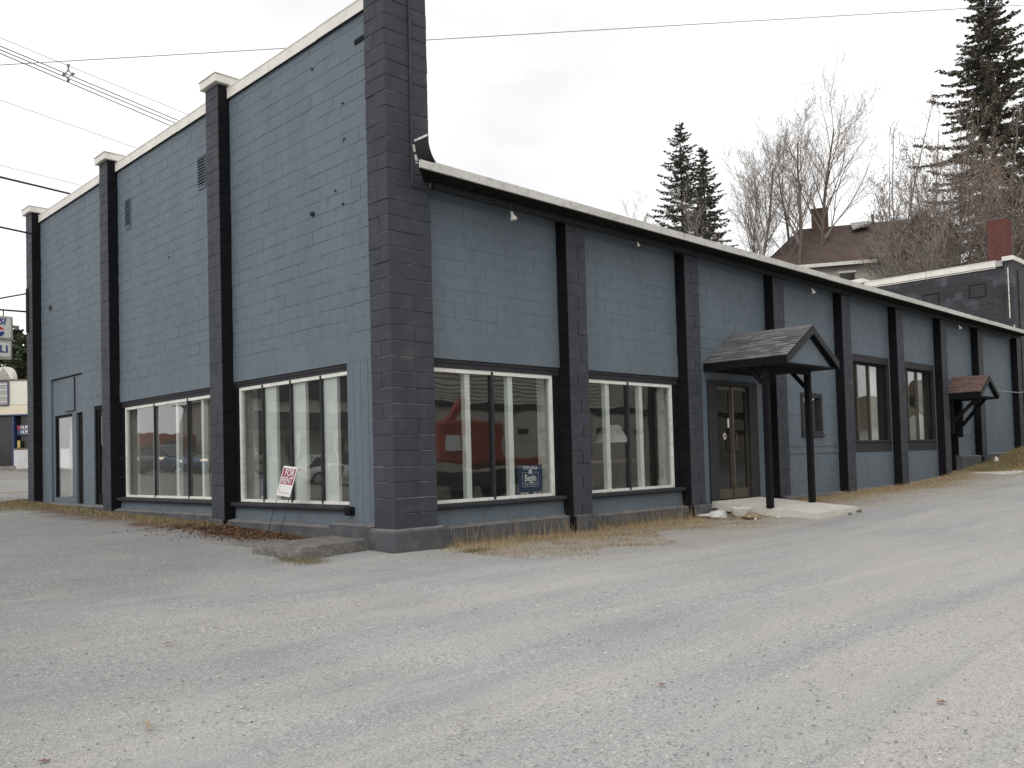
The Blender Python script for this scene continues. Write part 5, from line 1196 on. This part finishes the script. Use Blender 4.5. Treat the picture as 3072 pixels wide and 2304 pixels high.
MB().box(-34, -19, 42, 50, -.5, 5.4).build('wall', M['siding'], shp); MB().prism([(-34.4, 5.4), (-18.6, 5.4), (-26.5, 7.6)], (0, 41.6, 0), (1, 0, 0), (0, 0, 1), (0, 1, 0), 9).build('roof', M['steel'], shp, fix=True)
MB().add([(-34.2, 39.5, 3.6), (-18.8, 39.5, 3.6), (-18.8, 42, 4.6), (-34.2, 42, 4.6), (-34.2, 39.5, 3.4), (-18.8, 39.5, 3.4), (-18.8, 42, 4.4), (-34.2, 42, 4.4)], [(0,1,2,3),(7,6,5,4),(0,4,5,1),(1,5,6,2),(2,6,7,3),(3,7,4,0)]).build('porch_roof', M['steel'], shp)
for k in range(6): MB().box(-34+k*3, -33.85+k*3, 39.7, 39.85, .2, 3.4).build('porch_post', M['white'], shp)
for k in range(5): MB().box(-33.2+k*3, -31.6+k*3, 41.95, 41.99, 1.2, 3.0).build('window', M['darkglass'], shp)

# ------------------------------------------------------------------ litter, stones, leaves
def lump(name, c, r, mat, label, cat, seed, flat=.6, group=None, n=2, amp=.28):
    bm = bmesh.new(); bmesh.ops.create_icosphere(bm, subdivisions=n, radius=1); rr = np.random.default_rng(seed); ph = rr.uniform(0, 6, 6)
    for v in bm.verts:
        k = 1+amp*(math.sin(v.co.x*2.3+ph[0])*math.cos(v.co.y*2.7+ph[1])+.5*math.sin(v.co.z*4+v.co.x*3+ph[2]))+rr.normal(0, .04); v.co = Vector((v.co.x*k*r[0], v.co.y*k*r[1], v.co.z*k*r[2]))
    me = bpy.data.meshes.new(name); bm.to_mesh(me); bm.free(); me.materials.append(mat); o = register(bpy.data.objects.new(name, me), None, Matrix.Translation(c))
    return tag(o, label, cat, group)
zs = GZ(7.3, -.9)
# upturned-rim tub and sacks against the porch slab
tub = MB(); pr = [(0, .0), (.10, .0), (.15, .06), (.185, .15), (.205, .19), (.20, .195), (.178, .15), (.14, .07), (.09, .02), (0, .02)]
tub.lathe(pr, (7.30, -.62, zs-.005), 18); v2 = []
for v in tub.v: v2.append((v[0], v[1], v[2]+(.012*math.sin(7*math.atan2(v[1]+.62, v[0]-7.30)) if v[2] > zs+.14 else 0)))
tub.v = v2; tag(tub.build('plastic_tub', M['bag'], smooth=True), 'crumpled white plastic tub at the left edge of the porch slab', 'tub')
lump('plastic_sheet', (7.06, -.20, zs+.04), (.36, .20, .085), M['bag'], 'crumpled white plastic sheet beside the white tub', 'plastic sheet', 5, n=3, amp=.35)
lump('tan_sack', (7.22, -.88, zs+.02), (.26, .17, .075), M['bagtan'], 'flattened tan sack in front of the white tub', 'sack', 6, n=3)
for k, (x, y, s_, lb) in enumerate(((7.5, -1.25, .055, 'pale stone just right of the tan sack'), (7.05, -1.05, .05, 'pale stone left of the tan sack'), (6.75, -.75, .045, 'small pale stone near the plinth end'), (8.6, -2.05, .05, 'pale stone before the middle of the porch slab'), (9.1, -2.0, .06, 'rounded stone near the outer corner of the porch slab'))):
    lump('stone', (x, y, GZ(x, y)+s_*.3), (s_*.9, s_*.7, s_*.5), M['newconcrete'] if k < 2 else M['concrete'], lb, 'stone', 80+k, group='stones by the porch slab')
lump('boulder', (22.9, -.32, GZ(22.9, -.32)+.06), (.09, .075, .11), M['bag'], 'whitish rock on the grass bank below the last pillar', 'rock', 91)
tg = MB(); tg.cbox(6.95, 7.5, -.02, .06, zs+.1, zs+.15, .006); tg.cbox(6.9, 7.45, -.1, -.03, zs+.03, zs+.08, .006); tag(tg.build('timber_offcuts', M['steel']), 'dark timber offcuts between the plinth and the porch slab', 'timber')
for k, (u, v, lb, mt) in enumerate(((503, 1931, 'reddish leaf on the gravel at the middle left', 'leafred'), (446, 2180, 'straw coloured chip low on the left gravel', 'bagtan'), (135, 2285, 'red leaf at the bottom left edge', 'leafred'), (1985, 2055, 'orange brown leaf on the middle gravel', 'leaf'), (2825, 2108, 'dark brown leaf on the right gravel', 'leaf'), )):
    d = FW+RT*(u-1536)/2624.67-UP*(v-1288.88)/2624.67; p = CAM.copy()
    for it in range(60): p = CAM+d*((GZ(p[0], p[1])+.012-CAM[2])/d[2])
    a = k*1.3; s_ = .03 if 'chip' not in lb else .035; c_, q_ = math.cos(a), math.sin(a); out = [(1.1, 0), (.5, .35), (.2, .8), (-.1, .35), (-.9, .3), (-.6, 0), (-.9, -.35), (-.1, -.3), (.25, -.75), (.5, -.3)]
    if 'chip' in lb: out = [(2, .2), (-2, .3), (-2, -.2), (2, -.3)]
    mb = MB(); top = [(p[0]+s_*(x*c_-y*q_), p[1]+s_*(x*q_+y*c_), p[2]+.004+.012*abs(y)+.008*(x > .6)) for x, y in out]; n = len(top)
    mb.add(top+[(x, y, z-.002) for x, y, z in top], [tuple(range(n)), tuple(range(2*n-1, n-1, -1))]+[(i, (i+1) % n, n+(i+1) % n, n+i) for i in range(n)]); tag(mb.build('fallen_leaf' if 'chip' not in lb else 'wood_chip', M[mt]), lb, 'leaf' if 'chip' not in lb else 'chip', 'leaves on the gravel' if 'chip' not in lb else None)

# ------------------------------------------------------------------ ground cover
def blades(name, P_, hmin, hmax, wd, mats, label, seed, lean=.5):
    r = np.random.default_rng(seed); n = len(P_); h = r.uniform(hmin, hmax, n)*(.5+r.random(n)); a = r.uniform(0, 6.283, n); l_ = r.uniform(.1, lean, n)*h
    dx, dy = np.cos(a), np.sin(a); w_ = wd*r.uniform(.6, 1.3, n)
    b0 = P_+np.stack([-dy*w_, dx*w_, 0*w_], 1); b1 = P_-np.stack([-dy*w_, dx*w_, 0*w_], 1); m = P_+np.stack([dx*l_*.4, dy*l_*.4, h*.65], 1); tp = P_+np.stack([dx*l_, dy*l_, h], 1)
    k = np.stack([-dy*w_*.5, dx*w_*.5, 0*w_], 1); Q1 = np.stack([b1, b0, m+k, m-k], 1); Q2 = np.stack([m-k, m+k, tp+k*.2, tp-k*.2], 1)
    tb = TB(); tb.quads(Q1); tb.quads(Q2); o = tb.build(name, mats[0]); 
    for q in mats[1:]: o.data.materials.append(q)
    mi = r.integers(0, len(mats), n); o.data.polygons.foreach_set('material_index', np.concatenate([mi, mi]).astype(np.int32))
    return tag(o, label, 'grass', kind='stuff')
M['straw'] = pm('straw_grass', (.45,.35,.20), (.37,.285,.16), 5, .85); M['straw2'] = pm('brown_grass', (.25,.185,.11), (.19,.14,.085), 5, .85); M['soil'] = pm('grey_brown_debris', (.2,.165,.125), (.14,.115,.09), 9, .9); M['green'] = pm('green_grass', (.12,.14,.045), (.16,.16,.06), 5, .85)
def scat(n, fx, fy, seed, off=0.0):
    r = np.random.default_rng(seed); x = fx(r, n); y = fy(r, n, x); return np.stack([x, y, gz(x, y)+off], 1), r
cl = lambda x, s: .5+.5*np.sin(x*1.9+s)*np.sin(x*.73+s*2)
P1, r = scat(15000, lambda r, n: r.uniform(.75, 7.0, n), lambda r, n, x: .03-np.abs(r.normal(0, 1, n))*(.16+.28*cl(x, .4)), 1); P1 = P1[(P1[:, 1] > -1.8) & (r.random(len(P1)) < .25+.75*cl(P1[:, 0]*2.3+P1[:, 1]*3, 1.1))]
P1b, r = scat(46000, lambda r, n: r.uniform(.6, 7.6, n), lambda r, n, x: .02-r.random(n)**1.5*(.8+1.6*cl(x, 2.2)), 21)
P1b = P1b[r.random(len(P1b)) < .15+.85*cl(P1b[:, 0]*3.1+P1b[:, 1]*2, .3)*cl(P1b[:, 1]*4+P1b[:, 0], 1.7)]
blades('matted_grass', P1b, .006, .028, .004, [M['straw'], M['straw2'], M['soil'], M['straw']], 'matted dead grass spreading from the shop wall onto the gravel', 15, 1.6)
P2, r = scat(16000, lambda r, n: r.uniform(9.5, 20.5, n), lambda r, n, x: .03-np.abs(r.normal(0, 1, n))*(.35+.35*cl(x, 1.3)), 2)
blades('dry_grass', np.concatenate([P1, P2]), .02, .085, .0026, [M['straw'], M['straw2'], M['straw']], 'dry straw coloured grass along the foot of the shop wall', 5)
P3, r = scat(900, lambda r, n: r.uniform(.9, 7.0, n), lambda r, n, x: .0-np.abs(r.normal(0, .07, n)), 3)
blades('tall_weeds', P3, .12, .30, .0022, [M['straw'], M['straw2']], 'sparse tall dry weeds against the plinth', 6, .7)
P4, r = scat(42000, lambda r, n: 20.6+8*r.random(n)**.8, lambda r, n, x: -.02-np.abs(r.normal(0, 1.0, n))*(.5+.28*(x-20)), 4); P4 = P4[(P4[:, 1] > -4)]
blades('bank_grass', P4, .03, .10, .006, [M['straw2'], M['green'], M['straw'], M['straw2']], 'patchy green and tan grass on the bank at the right end', 7)
P5, r = scat(9000, lambda r, n: .05-np.abs(r.normal(0, .32, n)), lambda r, n, x: r.uniform(4.4, 15.6, n), 5)
P5b, r = scat(6000, lambda r, n: r.normal(-.5, .5, n), lambda r, n, x: r.uniform(12.5, 16.3, n), 8); P5b = P5b[P5b[:, 0] < .15]
blades('verge_grass', np.concatenate([P5, P5b]), .015, .06, .004, [M['straw2'], M['green'], M['straw2'], M['straw']], 'low brown and green verge along the street wall', 8)
P6, r = scat(700, lambda r, n: r.normal(.82, .12, n), lambda r, n, x: r.normal(-.62, .06, n), 9); P6b, r = scat(900, lambda r, n: r.normal(-1.2, .12, n), lambda r, n, x: r.uniform(-.1, .6, n), 10); P6c, r = scat(500, lambda r, n: r.uniform(-.08, .0, n), lambda r, n, x: r.uniform(1.9, 3.4, n), 10)
blades('weed_tufts', np.concatenate([P6, P6b, P6c]), .015, .05, .003, [M['green'], M['straw2']], 'small green weed tufts near the corner step', 9)
# rotting leaf litter along the street wall
r = np.random.default_rng(31); n = 9000; x = -np.abs(r.normal(0, .42, n))-.02; y = 1.7+3.6*r.random(n)**.9; x = x*(.35+.65*np.clip((y-1.6)/1.6, 0, 1)); 
Pl = np.stack([x, y, gz(x, y)+.004+.014*r.random(n)], 1); s_ = r.uniform(.008, .026, (n, 1)); a = r.normal(0, 1, (n, 3)); a[:, 2] *= .35; a /= np.linalg.norm(a, axis=1)[:, None]; b = np.cross(a, np.array([0, 0, 1.])+r.normal(0, .4, (n, 3))); b /= np.linalg.norm(b, axis=1)[:, None]
M['litter1'] = pm('brown_leaf_litter', (.115,.055,.03), (.075,.038,.022), 9, .9); M['litter2'] = pm('tan_leaf_litter', (.22,.14,.065), (.16,.10,.05), 9, .9)
tb = TB(); tb.quads(np.stack([Pl-a*s_, Pl+b*s_*.6, Pl+a*s_, Pl-b*s_*.6], 1)); o = tb.build('leaf_litter', M['litter1']); o.data.materials.append(M['litter2']); o.data.materials.append(M['litter1']); o.data.polygons.foreach_set('material_index', r.choice([0, 0, 2, 1], n).astype(np.int32)); tag(o, 'dark rotting leaf litter and moss along the street wall', 'leaf litter', kind='stuff')
# loose gravel
r = np.random.default_rng(77); n = 60000
th = r.uniform(D2R(8), D2R(82), n); rad = 3.6+22*r.random(n)**1.7; x = CAM[0]+rad*np.sin(th); y = CAM[1]+rad*np.cos(th)
ok = ~((x > -.15) & (y > -.12)) & ~((x > 7.6) & (x < 9.5) & (y > -1.95)) & ~((x > -1.2) & (y > -.05) & (y < 1.6)); x, y = x[ok], y[ok]; n = len(x)
sz = .0022+.0075*r.random(n)**6; oc = np.array([(1,0,0),(-1,0,0),(0,1,0),(0,-1,0),(0,0,.7),(0,0,-.7)], float); of = np.array([(0,2,4,4),(2,1,4,4),(1,3,4,4),(3,0,4,4)])
V = oc[None]*sz[:, None, None]*r.uniform(.7, 1.4, (n, 6, 1)); aa = r.uniform(0, 6.28, n); cz, sz_ = np.cos(aa), np.sin(aa); Vx = V[..., 0]*cz[:, None]-V[..., 1]*sz_[:, None]; Vy = V[..., 0]*sz_[:, None]+V[..., 1]*cz[:, None]
V = np.stack([Vx+x[:, None], Vy+y[:, None], V[..., 2]+gz(x, y)[:, None]+.003], -1).reshape(-1, 3)
F3 = (of[:, :3][None]+6*np.arange(n)[:, None, None]).reshape(-1, 3)
me = bpy.data.meshes.new('gravel'); me.vertices.add(len(V)); me.vertices.foreach_set('co', V.astype(np.float32).ravel()); me.loops.add(F3.size); me.loops.foreach_set('vertex_index', F3.astype(np.int32).ravel()); me.polygons.add(len(F3)); me.polygons.foreach_set('loop_start', np.arange(0, F3.size, 3, dtype=np.int32)); me.update(calc_edges=True)
M['peb1'] = pm('grey_pebble', (.36,.36,.365), (.28,.28,.285), 40, .9); M['peb2'] = pm('dark_pebble', (.17,.17,.175), (.13,.13,.135), 40, .9); M['peb3'] = pm('pale_pebble', (.62,.60,.57), (.54,.52,.49), 40, .9)
for q in ('peb1', 'peb2', 'peb3'): me.materials.append(M[q])
me.polygons.foreach_set('material_index', np.repeat(r.choice([0, 0, 0, 1, 2], n), 4).astype(np.int32))
tag(register(bpy.data.objects.new('gravel', me)), 'loose gravel strewn over the parking lot', 'gravel', kind='stuff')
